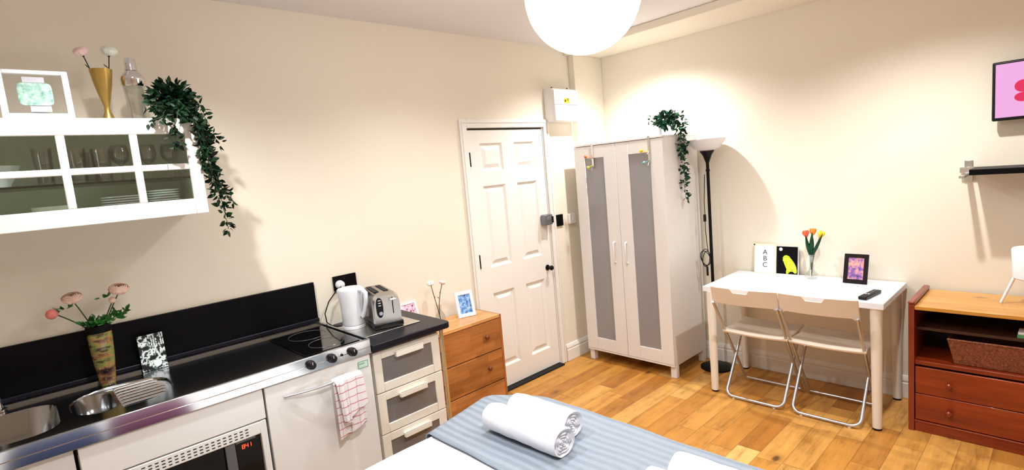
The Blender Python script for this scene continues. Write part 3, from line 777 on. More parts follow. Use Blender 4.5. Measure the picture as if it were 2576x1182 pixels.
# vase + ranunculus + picture near splashback
vx2, vy2 = -3.765, -.115
VZ = TZ+.0008
vl = thing('flower_vase', 'brown swirled glass vase standing against the black splashback', 'vase', (vx2, vy2, VZ))
obj('vessel', MB().lathe((vx2, vy2, VZ), [(.026, 0), (.028, .01), (.034, .06), (.041, .14), (.044, .21), (.0435, .235), (.0425, .235)], 32, capt=False), 'marble', vl)
obj('rim', MB().lathe((vx2, vy2, VZ), [(.044, .233), (.046, .245), (.045, .262), (.040, .262), (.038, .24), (.001, .235)], 32, capb=False, capt=False), 'black', vl)
def leafy(mb, c, n, r, rnd, s=.03):
    for _ in range(n):
        d = Vector((rnd.uniform(-1, 1), rnd.uniform(-.8, .3), rnd.uniform(-.1, .9)))
        leaf_into(mb, Vector(c)+d*r*rnd.random(), d, s*rnd.uniform(.6, 1.2), rnd)
def ranunculus(label, base, top, r, mat, nrm, foliage, bud=False):
    rnd = random.Random(hash(label) % 1000 if False else len(label))
    t = thing('ranunculus', label, 'flower', base)
    b, tp_ = Vector(base), Vector(top); mid = b.lerp(tp_, .5)+Vector((0, 0, .01))
    pts = [b.lerp(mid, s).lerp(mid.lerp(tp_, s), s) for s in [i/8 for i in range(9)]]
    obj('stem', MB().tube(pts, .0026, 6), 'stem', t)
    fm = MB()
    for c, n in foliage: leafy(fm, c, n, .03, rnd)
    lf = obj('leaves', fm, 'leaf3', t, sharp=180)
    cm = MB(); leafy(cm, tp_, 6, .006, rnd, .014); obj('sepals', cm, 'stem', t, sharp=180)
    if bud:
        mb = MB().sphere(tp_+Vector(nrm)*r*.5, r, 14); 
        obj('bud', mb, mat, t)
    else: obj('bloom', bloom(tp_+Vector(nrm).normalized()*r*.5, r, nrm, 1.0), mat, t, solid=.0006)
zb = VZ+.245
ranunculus('open peach ranunculus standing upright left of centre', (vx2-.015, vy2, zb), (-3.83, -.10, 1.275), .036, 'peach', (-.1, -.45, .9), [((-3.79, -.12, 1.16), 26), ((-3.765, -.13, 1.165), 20)])
ranunculus('small coral ranunculus bud leaning far left over the sink', (vx2-.02, vy2, zb-.005), (-3.895, -.10, 1.236), .021, 'coral', (-.8, -.5, .1), [((-3.86, -.1, 1.245), 8), ((-3.80, -.11, 1.165), 14)], True)
ranunculus('open peach ranunculus standing tallest on the right', (vx2+.02, vy2, zb), (-3.672, -.10, 1.278), .038, 'peach', (.05, -.4, .9), [((-3.70, -.11, 1.17), 24), ((-3.67, -.11, 1.19), 10), ((-3.735, -.12, 1.16), 18)])
ranunculus('tiny unopened peach bud beneath the right bloom', (vx2+.015, vy2, zb), (-3.70, -.10, 1.243), .014, 'peach', (0, -.3, .9), [((-3.715, -.1, 1.262), 5)], True)
t = thing('print_block', 'black and white print block leaning on the splashback', 'picture', (-3.585, -.085, VZ), rx=math.radians(-9))
obj('block', MB().box(-.05, .05, 0, .012, 0, .165), 'black', t, W=False, bevel=.001)
pr_ = obj('print', MB().box(-.0495, .0495, -.001, -.0002, .001, .164), 'bwprint', t, W=False)
for k in range(7):
    obj('print_bar', MB().box(-.012+k*.009, -.0095+k*.009, -.0016, -.0011, .115-.002*k, .158), 'ink', pr_, W=False)
obj('print_blob', MB().lathe((.012, -.0011, .028), [(.016, 0), (.015, -.001)], 20, 'y'), 'paper', pr_, W=False)

# ------------------------------------------------------------------ kitchen base units
FY = -.585
t = thing('base_cabinet', 'white kitchen base cabinet under the sink at far left', 'cabinet', (-4.25, -.3, 0))
obj('carcass', MB().box(-4.58, -3.932, -.565, -.03, .1, .75), 'unit_white', t)
obj('door', MB().box(-4.575, -3.93, FY, -.5655, .105, .822), 'unit_white', t, bevel=.003)
obj('plinth', MB().box(-4.58, -3.932, -.53, -.05, .001, .099), 'dark_gap', t)
t = thing('microwave_housing', 'white kitchen unit panel above the built-in microwave', 'cabinet', (-3.61, -.3, 0))
hx = MB().box(-3.92, -3.902, -.565, -.03, .1, .79).box(-3.316, -3.298, -.565, -.03, .1, .79).box(-3.902, -3.316, -.565, -.03, .705, .79).box(-3.902, -3.316, -.565, -.03, .1, .14)
obj('carcass', hx, 'unit_white', t)
obj('upper_panel', MB().box(-3.918, -3.297, FY-.012, -.5655, .6915, .823), 'unit_white', t, bevel=.003)
obj('plinth', MB().box(-3.918, -3.298, -.53, -.05, .001, .099), 'dark_gap', t)
mw = thing('microwave_oven', 'built-in microwave with white vented surround and red clock display', 'microwave', (-3.61, -.3, .141))
MF = -.598
sur = MB().frame('y', -3.918, -3.3, .17, .687, .034, .026, .04, .053, MF, -.5665)
so = obj('surround', sur, 'unit_white', mw, bevel=.003)
for k in range(24):
    for r_ in range(3):
        x = -3.385-k*.021
        if x > -3.88 and k < 24:
            pass
vs_ = MB()
for k in range(23):
    for r_ in range(3): vs_.box(-3.375-k*.0215-.012, -3.375-k*.0215, MF-.0006, MF+.001, .672-r_*.0125-.0025, .672-r_*.0125+.0015)
vo_ = obj('vent_slots', vs_, 'dark_gap', so); vo_['kind'] = 'stuff'
obj('oven_body', MB().box(-3.88, -3.33, -.555, -.08, .142, .66), 'black_plastic', mw)
obj('oven_door', MB().box(-3.882, -3.47, -.578, -.5555, .212, .628), 'hob', mw, bevel=.003)
obj('door_handle', MB().box(-3.468, -3.43, -.59, -.5555, .212, .632), 'lockgrey', mw, bevel=.004)
cp = obj('control_panel', MB().box(-3.428, -3.328, -.578, -.5555, .212, .632), 'hob', mw, bevel=.002)
obj('panel_trim', MB().box(-3.425, -3.345, -.5795, -.578, .618, .629), 'lockgrey', cp)
# clock digits, seven segment style
def digit(mb, x, z, ch, s=.009):
    seg = {'a': (0, 1, 1, 1), 'b': (1, .5, 1, 1), 'c': (1, 0, 1, .5), 'd': (0, 0, 1, 0), 'e': (0, 0, 0, .5), 'f': (0, .5, 0, 1), 'g': (0, .5, 1, .5)}
    for c_ in {'0': 'abcdef', '8': 'abcdefg', '1': 'bc', '4': 'fgbc', '2': 'abged', '5': 'afgcd'}[ch]:
        x0, z0, x1, z1 = seg[c_]
        mb.box(x+x0*s-.0009, x+x1*s+.0009, -.5792, -.5783, z+z0*s*1.7-.0009, z+z1*s*1.7+.0009)
dg_ = MB(); digit(dg_, -3.402, .590, '8'); digit(dg_, -3.388, .590, '4'); digit(dg_, -3.376, .590, '1')
obj('clock_display', dg_, 'led', cp)

fg = thing('fridge', 'white under-counter fridge with bowed metal door handle', 'fridge', (-3.04, -.3, 0))
obj('body', MB().box(-3.285, -2.79, -.56, -.03, .03, .822), 'unit_white', fg)
obj('door', MB().box(-3.289, -2.787, -.598, -.5605, .09, .823), 'unit_white', fg, bevel=.004, seg=3)
obj('kickplate', MB().box(-3.28, -2.795, -.55, -.05, .001, .0295), 'dark_gap', fg)
hp = [(-3.215+.355*k/16, -.604-.030*sin(PI*k/16), .757) for k in range(17)]
obj('handle', MB().tube(hp, .0055, 10), 'alu', fg)
es = obj('energy_sticker', MB().box(-2.856, -2.80, -.5995, -.5985, .763, .80), 'greentag', fg, label='pale green energy sticker')
obj('sticker_print', MB().frame('y', -2.854, -2.802, .765, .798, .002, .002, .002, .002, -.6002, -.5996).box(-2.850, -2.82, -.6002, -.5996, .785, .788), 'greenline', es)

# tea towel over the rail
tt = thing('tea_towel', 'white tea towel with red checks hanging on the fridge handle', 'tea towel', (-2.935, -.63, .49))
def cloth(x0, x1, z0, z1, y, skewx, skewz, amp, seed, top_curl=True):
    rnd = random.Random(seed); ph = rnd.random()*6
    def fn(u, v):
        x = x0+(x1-x0)*u+skewx*v*(1 if True else 0); z = z1+(z0-z1)*v+skewz*v*(u-.5)*2
        yy = y-amp*sin(u*9+ph+v*1.5)*(.35+.65*v)-amp*.4*sin(u*21+ph*2+v*3)*v
        if v < .06: yy += .022*(1-v/.06)
        return (x, yy, z+(.004*sin(u*PI) if v < .05 else 0))
    return MB().grid(fn, 30, 30)
a = cloth(-3.005, -2.862, .492, .768, -.640, .002, .02, .006, 1)
obj('back_fold', a, 'check', tt, solid=.003)
a = cloth(-2.992, -2.865, .582, .770, -.654, .012, .026, .005, 5)
obj('front_fold', a, 'check', tt, solid=.003)
a = cloth(-3.003, -2.965, .552, .766, -.665, .022, -.01, .005, 9)
obj('side_pleat', a, 'check', tt, solid=.003)

# ------------------------------------------------------------------ black counter, drawer unit
ct = thing('counter', 'black laminate counter on a metal post beside the hob', 'worktop', (-2.54, -.3, 0))
obj('counter_top', MB().prism([(-2.776, -.018), (-2.776, -.612), (-2.315, -.612), (-2.298, -.602), (-2.292, -.585), (-2.292, -.018)], 'z', .826, .861), 'black_top', ct, bevel=.006, seg=3)
obj('post', MB().box(-2.343, -2.325, -.578, -.56, .001, .8255), 'steel_side', ct, bevel=.002)
du = thing('drawer_unit', 'white drawer unit with frosted glass drawer fronts under the counter', 'drawer unit', (-2.565, -.3, 0))
DL, DR, DF = -2.764, -2.364, -.582
obj('carcass', MB().box(DL, DL+.018, -.56, -.08, .02, .822).box(DR-.018, DR, -.56, -.08, .02, .822).box(DL+.018, DR-.018, -.56, -.08, .805, .822).box(DL+.018, DR-.018, -.10, -.08, .02, .804).box(DL+.018, DR-.018, -.56, -.101, .02, .04), 'off_white', du, bevel=.001)
for k in range(3):
    z1 = .812-.2185*k; z0 = z1-.2145
    d = obj('drawer', MB().frame('y', DL, DR, z0, z1, .046, .05, .046, .042, DF, -.5605), 'off_white', du, bevel=.0025)
    obj('frosted_panel', MB().box(DL+.044, DR-.048, DF+.007, DF+.012, z0+.044, z1-.040), 'frost_dark', d)
    obj('handle', MB().box(-2.643, -2.478, DF-.022, DF-.0005, z1-.052, z1-.027).box(-2.643, -2.478, DF-.022, DF-.018, z1-.027, z1-.02), 'off_white', d, bevel=.002)
obj('bottom_drawer', MB().box(DL, DR, DF, -.5605, .025, .151), 'off_white', du, bevel=.0025)

# glass board, kettle, toaster
CT = .8615
solo('worktop_saver', MB().box(-2.745, -2.392, -.462, -.13, CT, CT+.005), 'steel_side', 'grey reflective worktop saver under the toaster', 'board', bevel=.001)
kx, ky = -2.664, -.215; KZ = CT+.0055
kt = thing('kettle', 'white plastic jug kettle beside the toaster', 'kettle', (kx, ky, KZ))
obj('power_base', MB().lathe((kx, ky, KZ), [(.062, 0), (.064, .006), (.062, .016), (.05, .019)], 28), 'kettle', kt)
body = MB().lathe((kx, ky, KZ), [(.059, .020), (.062, .028), (.061, .10), (.063, .17), (.065, .212), (.064, .219), (.060, .225), (.001, .228)], 36, capt=False)
for i, v in enumerate(body.v):                      # spout pulled out at the upper left
    dx, dy, z = v[0]-kx, v[1]-ky, v[2]-KZ
    a_ = math.atan2(dy, dx); k_ = max(0, cos(a_-math.radians(165)))**8*max(0, (z-.12)/.1)
    if z > .12: body.v[i] = (kx+dx*(1+.10*k_), ky+dy*(1+.10*k_), v[2])
obj('body', body, 'kettle', kt)
hd = Vector((.38, -.92, 0)).normalized()
hpnt = [(.050, .214), (.085, .214), (.105, .195), (.102, .15), (.088, .10), (.072, .065), (.055, .055)]
obj('handle', MB().tube([(kx+hd.x*r_, ky+hd.y*r_, KZ+z_) for r_, z_ in hpnt], [.012, .014, .014, .012, .011, .011, .008], 12), 'kettle', kt)
obj('badge', MB().lathe((kx+.020, ky-.060, KZ+.06), [(.007, 0), (.007, -.003)], 12, 'y'), 'ink', kt)
obj('cord', MB().tube([(kx-.05, ky+.06, KZ+.008), (kx-.075, -.10, CT+.012), (-2.752, -.06, CT+.03), (-2.75, -.045, CT+.08), (-2.715, -.035, CT+.14), (-2.655, -.034, 1.06), (-2.635, -.05, 1.075)], .0035, 8), 'black_plastic', kt)
obj('cord_loop', MB().tube([(kx+.065+.04*cos(a*PI/9)*.4, ky+.06-.02*sin(a*PI/9), KZ+.05+.045*sin(a*PI/9+.6)) for a in range(18)], .0025, 6, closed=True), 'shade', kt)
sk = thing('wall_socket', 'black double wall socket above the counter behind the kettle', 'socket', (-2.59, 0, 1.045))
obj('face_plate', MB().box(-2.662, -2.518, -.012, -.001, 1.047, 1.133), 'black', sk, bevel=.002)
obj('switch_rocker', MB().box(-2.600, -2.590, -.0145, -.0125, 1.105, 1.12), 'black_plastic', sk)
solo('power_plug', MB().lathe((-2.630, -.0125, 1.083), [(.024, 0), (.026, -.012), (.022, -.03), (.012, -.036)], 18, 'y'), 'kettle', 'white plug in the left half of the black wall socket', 'plug')

TX, TY = -2.556, -.40
to = thing('toaster', 'polished steel two slot toaster with black base on the counter', 'toaster', (TX, TY, KZ), rz=math.radians(-15))
def toaster_shell(u, v):
    # u around profile (x,z), v along length y
    a = PI*u; w_, h_ = .077, .165
    cx_ = -w_*cos(a); k = abs(cos(a))**.45*(1 if cos(a) > 0 else -1)
    return (-w_*k, 0.255*v, .028+h_*min(1, sin(a)**.38 if sin(a) > 0 else 0))
sh = MB().grid(toaster_shell, 32, 1)
obj('shell', sh, 'dark_steel', to, W=False, sharp=60)
def endcap(y0, y1, s0, s1):
    mb = MB(); n = 32
    def ring(y, s):
        out = []
        for i in range(n+1):
            x, _, z = toaster_shell(i/n, 0); out.append((x*s, y, .028+(z-.028)*s))
        return out
    b = ring(y0, s0); c2 = ring(y1, s1); mb.v = b+c2
    for i in range(n): mb.f.append((i, i+1, n+1+i+1, n+1+i))
    mb.f.append(tuple(range(n+1, 2*n+2))); return mb
fe = obj('front_end', endcap(0, -.022, 1.0, .93), 'steel_side', to, W=False, sharp=50)
obj('rear_end', endcap(.255, .268, 1.0, .94), 'black_plastic', to, W=False, sharp=50)
obj('base', MB().box(-.081, .081, -.028, .268, .0, .032), 'black_plastic', to, W=False, bevel=.008, seg=3)
for x in (-.035, .018):
    obj('slot', MB().box(x-.013, x+.013, .04, .225, .192, .1955), 'dark_gap', to, W=False)
pan = [(-.042+.019*cos(a*PI/12)*(1), .118+.055*(abs(sin(a*PI/12))**.7)*(1 if sin(a*PI/12) > 0 else -1)) for a in range(24)]
cpn = obj('control_strip', MB().prism(pan, 'y', -.0245, -.0215), 'black_plastic', fe, W=False)
for k in range(3): obj('button', MB().box(-.048, -.034, -.0275, -.0248, .128+k*.014, .132+k*.014), 'ledwhite', cpn, W=False)
obj('browning_dial', MB().lathe((-.040, -.0248, .088), [(.011, 0), (.010, -.008), (.001, -.008)], 16, 'y', capt=False), 'chrome', cpn, W=False)
obj('lever_slot', MB().box(.028, .033, -.0235, -.0215, .075, .165), 'dark_gap', fe, W=False)
obj('lever', MB().box(.012, .050, -.04, -.022, .150, .162), 'chrome', fe, W=False, bevel=.003)
obj('crumb_tray', MB().box(-.05, .05, -.030, -.0283, .008, .022), 'dark_gap', to, W=False)

# ------------------------------------------------------------------ pine chest by the door
PX0, PX1, PYF, PH = -2.27, -1.652, -.30, .70
pc = thing('pine_chest', 'honey pine chest of drawers between the counter and the door', 'chest of drawers', (-1.96, -.15, 0))
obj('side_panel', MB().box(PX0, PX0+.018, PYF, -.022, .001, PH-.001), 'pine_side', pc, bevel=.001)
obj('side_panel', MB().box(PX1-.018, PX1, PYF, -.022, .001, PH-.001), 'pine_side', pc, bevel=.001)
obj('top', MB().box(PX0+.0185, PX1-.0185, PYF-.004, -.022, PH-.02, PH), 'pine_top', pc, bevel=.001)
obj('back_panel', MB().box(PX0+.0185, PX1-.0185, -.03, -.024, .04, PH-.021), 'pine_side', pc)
for k in range(3):
    z1 = PH-.024-.215*k; z0 = z1-.209
    d = obj('drawer', MB().box(PX0+.020, PX1-.020, PYF-.001, PYF+.017, z0, z1), 'pine', pc, bevel=.002)
    for x in (-2.165, -1.80):
        obj('knob', MB().lathe((x, PYF-.0015, (z0+z1)/2+.005), [(.008, 0), (.007, -.008), (.015, -.014), (.016, -.02), (.010, -.026), (.001, -.027)], 18, 'y', capt=False), 'knob_dark', d)
obj('plinth', MB().box(PX0+.0185, PX1-.0185, PYF+.01, PYF+.028, .001, .028), 'pine_side', pc)
ZP = PH+.0005
t = thing('photo_frame', 'white photo frame with blue flower picture on the pine chest', 'picture frame', (-1.822, -.152, ZP), rz=math.radians(-14), rx=math.radians(-14))
obj('frame', MB().frame('y', -.064, .064, 0, .176, .020, .020, .024, .024, -.006, .006), 'frame_white', t, W=False, bevel=.0015)
obj('photo', MB().box(-.0435, .0435, -.0015, .002, .0245, .1515), 'bluephoto', t, W=False)
obj('strut', MB().box(-.015, .015, .007, .010, .01, .12), 'frame_white', t, W=False)
t = thing('photo_frame', 'pale pink frame leaning on the wall behind the counter', 'picture frame', (-2.195, -.085, ZP), rx=math.radians(-20), ry=math.radians(0))
obj('frame', MB().frame('y', -.07, .06, 0, .19, .018, .018, .02, .02, -.005, .005), 'pinkpetal', t, W=False, bevel=.0015)
obj('print', MB().box(-.051, .041, -.001, .002, .0205, .1695), 'pinkprint', t, W=False)
bx_, by_ = -1.995, -.085
solo('bud_vase', MB().lathe((bx_, by_, ZP), [(.026, 0), (.034, .02), (.030, .05), (.013, .075), (.012, .10), (.018, .115), (.016, .115), (.010, .10), (.011, .076), (.028, .05), (.032, .02), (.001, .006)], 24, capt=False), 'glass', 'small clear glass bud vase on the pine chest', 'vase')
carnation('carnation', 'white carnation in the bud vase on the pine chest', 'flower', (bx_+.002, by_, ZP+.01), (-2.052, -.10, .958), .024, 'whitepetal', (.0, 0, 0))
carnation('carnation', 'pink carnation in the bud vase on the pine chest', 'flower', (bx_-.003, by_, ZP+.01), (-1.975, -.11, .950), .022, 'pinkpetal', (-.03, 0, 0))

# ------------------------------------------------------------------ wardrobe
WX, WXB, WL, WR = -.552, -.052, -.134, -.944
wd = thing('wardrobe', 'tall white two door wardrobe with frosted glass panels', 'wardrobe', (-.3, -.54, 0))
c = MB()
c.box(WX+.02, WXB, WL-.018, WL, .095, 1.795); c.box(WX+.02, WXB, WR, WR+.018, .095, 1.795)
c.box(WX+.02, WXB, WR+.018, WL-.018, .095, .13); c.box(WXB-.01, WXB, WR+.018, WL-.018, .13, 1.77)
obj('carcass', c, 'laminate', wd, bevel=.001)
obj('top_panel', MB().box(WX-.002, WXB, WR, WL, 1.7955, 1.81), 'laminate', wd, bevel=.002)
for xx in (WX+.022, WXB-.05):
    for yy in (WL-.046, WR):
        obj('leg', MB().box(xx, xx+.045, yy, yy+.046, .001, .0945), 'laminate', wd, bevel=.002)
obj('front_rail', MB().box(WX+.001, WX+.0195, WR, WL, .095, .108), 'laminate', wd)
mid_y = (WL+WR)/2
for (ya, yb, wl_, wr_, hy, lab) in ((mid_y+.0015, WL, .113, .105, -.478, 0), (WR, mid_y-.0015, .104, .112, -.588, 1)):
    d = obj('door', MB().frame('x', ya, yb, .11, 1.792, wl_, wr_, .10, .095, WX, WX+.0195), 'laminate', wd, bevel=.0015)
    obj('frosted_panel', MB().box(WX+.006, WX+.012, ya+wl_-.004, yb-wr_+.004, .206, 1.70), 'frost', d)
    obj('handle', MB().tube([(WX, hy, .862), (WX-.022, hy, .870), (WX-.022, hy, 1.02), (WX, hy, 1.028)], .007, 10), 'laminate', d)
for (hy, lab, c1, c2, dk) in ((-.322, 'steel over-door hook with orange and lime knobs on left wardrobe door', 'orange', 'lime', .045), (-.835, 'steel over-door hook with yellow and teal knobs on right wardrobe door', 'yellow', 'teal', .045)):
    t = thing('door_hook', lab, 'hook', (WX-.006, hy, 1.60))
    obj('strap', MB().box(WX-.0045, WX-.0015, hy-.009, hy+.009, 1.62, 1.8125).box(WX-.0045, WX+.03, hy-.009, hy+.009, 1.8125, 1.8145), 'steel_side', t)
    obj('hook_wire', MB().tube([(WX-.006, hy, 1.70), (WX-.03, hy, 1.685), (WX-.045, hy+.01, 1.70)], .003, 8).tube([(WX-.006, hy, 1.63), (WX-.03, hy, 1.60), (WX-.05, hy+.01, 1.615)], .003, 8), 'steel_side', t)
    obj('upper_knob', MB().sphere((WX-.035, hy+dk, 1.712), .013, 14).tube([(WX-.035, hy+dk, 1.712), (WX-.006, hy, 1.70)], .0025, 6), c1, t)
    obj('lower_knob', MB().sphere((WX-.035, hy+.026, 1.625), .012, 14).tube([(WX-.035, hy+.026, 1.625), (WX-.006, hy, 1.64)], .0025, 6), c2, t)
t = thing('side_hook', 'small white adhesive hook on the door side of the wardrobe', 'hook', (-.43, WL+.001, 1.38))
obj('hook_body', MB().box(-.442, -.418, WL+.0005, WL+.006, 1.37, 1.42).tube([(-.43, WL+.006, 1.385), (-.43, WL+.022, 1.378), (-.43, WL+.026, 1.395)], .004, 8), 'laminate', t)

zt = 1.8105
vine_plant('potted_ivy', 'small trailing ivy in a white pot on top of the wardrobe', (-.34, -.775, zt), .045, .075, 'frame_white',
    [[(-.34, -.82, 1.90), (-.36, -.90, 1.93), (-.33, -.965, 1.86), (-.33, -.975, 1.75), (-.335, -.972, 1.62), (-.33, -.975, 1.50), (-.33, -.978, 1.40), (-.33, -.985, 1.33)],
     [(-.34, -.82, 1.90), (-.33, -.91, 1.91), (-.30, -.97, 1.85), (-.30, -.975, 1.72), (-.31, -.972, 1.58), (-.31, -.975, 1.46)],
     [(-.34, -.82, 1.90), (-.38, -.92, 1.92), (-.37, -.97, 1.85), (-.36, -.972, 1.74), (-.35, -.975, 1.64)],
     [(-.34, -.82, 1.90), (-.33, -.93, 1.97), (-.32, -.99, 1.93), (-.32, -1.0, 1.86)],
     [(-.34, -.80, 1.90), (-.36, -.76, 1.95), (-.37, -.73, 1.94)]],
    ((-.34, -.86, 1.92), (.07, .085, .065), 260), 'leaf2', 11, .036, .010, 3)

# ------------------------------------------------------------------ torchiere floor lamp
lx, ly = -.165, -1.08
fl = thing('floor_lamp', 'black uplighter floor lamp with white bowl between wardrobe and desk', 'lamp', (lx, ly, 0))
obj('base', MB().lathe((lx, ly, 0), [(.118, .001), (.118, .012), (.10, .02), (.02, .03)], 36), 'black_metal', fl)
obj('pole', MB().tube([(lx, ly, .025), (lx, ly, 1.60)], .0115, 14).tube([(lx, ly, 1.52), (lx, ly, 1.535)], .015, 14), 'black_metal', fl)
obj('cone', MB().lathe((lx, ly, 0), [(.013, 1.585), (.018, 1.60), (.032, 1.64), (.052, 1.67), (.05, 1.672)], 28), 'black_metal', fl)
obj('bowl', MB().lathe((lx, ly, 0), [(.045, 1.673), (.09, 1.69), (.132, 1.742), (.135, 1.757), (.131, 1.757), (.088, 1.697), (.001, 1.68)], 40, capt=False), 'bowl_glass', fl)
cp_ = [(lx-.014, ly+.02, 1.50), (lx-.02, ly+.03, 1.30), (lx-.02, ly+.028, 1.18), (lx-.02, ly+.03, 1.08), (lx-.018, ly+.022, .96), (lx-.016, ly+.018, .92)]
cr = obj('cord', MB().tube(cp_, .003, 6).tube([(lx-.02, ly+.018+.03*sin(a*PI/8)*1.1+.02, .87+.065*cos(a*PI/8)) for a in range(16)], .003, 6, closed=True).tube([(lx-.026, ly+.03+.03*sin(a*PI/8), .86+.06*cos(a*PI/8+.3)) for a in range(16)], .003, 6, closed=True).tube([(lx-.02, ly+.04+.04*sin(a*PI/8), .865+.055*cos(a*PI/8-.3)) for a in range(16)], .003, 6, closed=True).tube([(lx-.018, ly+.03, .80), (lx-.018, ly+.03, .73)], .008, 8), 'black_plastic', fl)
obj('inline_switch', MB().box(lx-.032, lx-.014, ly+.02, ly+.038, 1.145, 1.20), 'black_plastic', cr, bevel=.004)

# ------------------------------------------------------------------ desk
dk = thing('desk', 'white rectangular desk with round legs against the right wall', 'desk', (-.3, -1.73, 0))
obj('desk_top', MB().box(-.592, -.012, -2.262, -1.216, .715, .75), 'desk_white', dk, bevel=.002)
for lx_, ly_ in ((-.565, -1.262), (-.555, -2.220), (-.065, -1.262), (-.065, -2.220)):
    lg = obj('leg', MB().tube([(lx_, ly_, .012), (lx_, ly_, .7145)], [.024, .031], 20), 'off_white', dk)
    obj('foot_cap', MB().lathe((lx_, ly_, 0), [(.023, .001), (.0245, .0115)], 16), 'black_plastic', lg)
ZD = .7505
t = thing('letter_card', 'white ABC card with pale yellow border leaning on the wall', 'picture', (-.040, -1.42, ZD), ry=math.radians(7))
obj('board', MB().box(-.004, .004, -.077, .077, 0, .212), 'bordercard', t, W=False, bevel=.001)
obj('card', MB().box(-.0048, -.0042, -.066, .068, .004, .200), 'paper', t, W=False)
for i, ch in enumerate('ABC'):
    mt = Matrix.Translation((-.0050, 0, .152-.046*i)) @ Matrix(((0, 0, -1, 0), (-1, 0, 0, 0), (0, 1, 0, 0), (0, 0, 0, 1)))
    obj('letter', text_mb(ch, .05, .0005, mt), 'ink', t, W=False)
obj('corner_pin', MB().sphere((-.004, .077, .206), .006, 10), 'ink', t, W=False)
t = thing('parrot_card', 'black card with lime green parrot leaning on the wall', 'picture', (-.036, -1.572, ZD), ry=math.radians(6))
obj('board', MB().box(-.003, .003, -.073, .073, 0, .2), 'paper', t, W=False)
obj('black_face', MB().box(-.0036, -.0031, -.069, .0725, .003, .1985), 'black', t, W=False)
body = [(.030, .118), (.022, .132), (.006, .138), (-.012, .130), (-.026, .112), (-.044, .088), (-.058, .060), (-.064, .032), (-.062, .012), (-.050, .010), (-.036, .022), (-.020, .022), (-.006, .006), (.006, .003), (.008, .022), (.004, .036), (.010, .050), (.020, .075), (.030, .098)]
pb = obj('parrot', MB().prism(body, 'x', -.0044, -.0038), 'parrot', t, W=False, label='lime green parrot with dark flecks')
obj('eye', MB().lathe((-.0044, .006, .120), [(.0022, 0), (.002, -.0005)], 10, 'x'), 'ink', pb, W=False)
obj('white_circle', MB().lathe((-.0038, .044, .178), [(.012, 0), (.011, -.0006)], 20, 'x'), 'paper', t, W=False)
ux, uy = -.105, -1.752
solo('bud_vase', MB().lathe((ux, uy, ZD), [(.028, 0), (.044, .016), (.042, .030), (.018, .055), (.013, .08), (.013, .15), (.018, .165), (.0165, .165), (.0115, .15), (.0115, .08), (.016, .056), (.040, .029), (.001, .008)], 28, capt=False), 'glass', 'clear glass bottle vase holding tulips on the desk', 'vase')
def tulip(label, top, mat, lean, lv):
    t = thing('tulip', label, 'flower', (ux, uy, ZD+.02))
    b = Vector((ux, uy, ZD+.02)); tp_ = Vector(top); mid = Vector((ux+lean[0], uy+lean[1], .93))
    pts = [b.lerp(mid, s).lerp(mid.lerp(tp_, s), s) for s in [i/10 for i in range(11)]]
    obj('stem', MB().tube(pts, .003, 8), 'stem', t)
    n = (pts[-1]-pts[-3]).normalized(); q = n.to_track_quat('Z', 'Y').to_matrix().to_4x4()
    mb = MB()
    for r_, m_ in ((.019, 0), (.0165, .55)):
        for k in range(3):
            def fn(u, v, k=k, r_=r_, m_=m_):
                a = m_*2+2*PI*k/3+(u-.5)*2.1*(1-.55*v**3)
                rr = r_*(.25+.95*sin(min(1, v*1.25)*PI/2)-0.255*v**3)
                return (rr*cos(a), rr*sin(a), .046*v-.006*abs(u-.5)*v)
            mb.grid(fn, 6, 6)
    mb.move(Matrix.Translation(tp_-n*.012) @ q)
    obj('bloom', mb, mat, t, solid=.0012)
    for (a0, a1, wd_) in lv:
        p0, p1 = Vector(a0), Vector(a1)
        def fn(u, v):
            c_ = p0.lerp(p1, v); w2 = wd_*sin(PI*min(1, .12+v*.88))
            return c_+Vector((-.006*(1-(2*u-1)**2)*1.5, (u-.5)*2*w2, 0))
        obj('leaf', MB().grid(fn, 4, 8), 'leaf3' if False else 'leaf2', t, solid=.001)
tulip('orange red tulip at left of the desk vase', (-.10, -1.722, 1.045), 'tulip_red', (0, .004), [((ux, uy+.004, .90), (-.115, -1.722, 1.045), .013)])
tulip('orange tulip in the middle of the desk vase', (-.09, -1.76, 1.058), 'tulip_orange', (0, -.002), [((ux, uy, .90), (-.105, -1.76, 1.065), .015)])
tulip('yellow tulip leaning right in the desk vase', (-.09, -1.806, 1.040), 'tulip_yellow', (0, -.008), [((ux, uy-.003, .90), (-.115, -1.828, 1.06), .011)])
t = thing('photo_frame', 'dark brown photo frame with dusk picture on the desk', 'picture frame', (-.155, -2.017, ZD), rz=math.radians(-3), ry=math.radians(15))
obj('frame', MB().frame('x', -.067, .067, 0, .188, .023, .023, .026, .023, -.007, .007), 'frame_dark', t, W=False, bevel=.0015)
obj('photo', MB().box(-.002, .002, -.0435, .0435, .0265, .1645), 'duskphoto', t, W=False)
obj('strut', MB().box(.008, .012, -.015, .015, .012, .14), 'frame_dark', t, W=False)
t = thing('remote_control', 'black remote control on the right front corner of the desk', 'remote', (-.445, -2.165, ZD), rz=math.radians(172))
obj('body', MB().box(-.105, .105, -.022, .022, .0, .02), 'black_plastic', t, W=False, bevel=.006, seg=3)
for i in range(5):
    for j in range(2):
        obj('button', MB().box(-.08+i*.026, -.065+i*.026, -.012+j*.014, -.003+j*.014, .0202, .0225), 'greytag' if i == 4 else 'lockgrey', t, W=False)

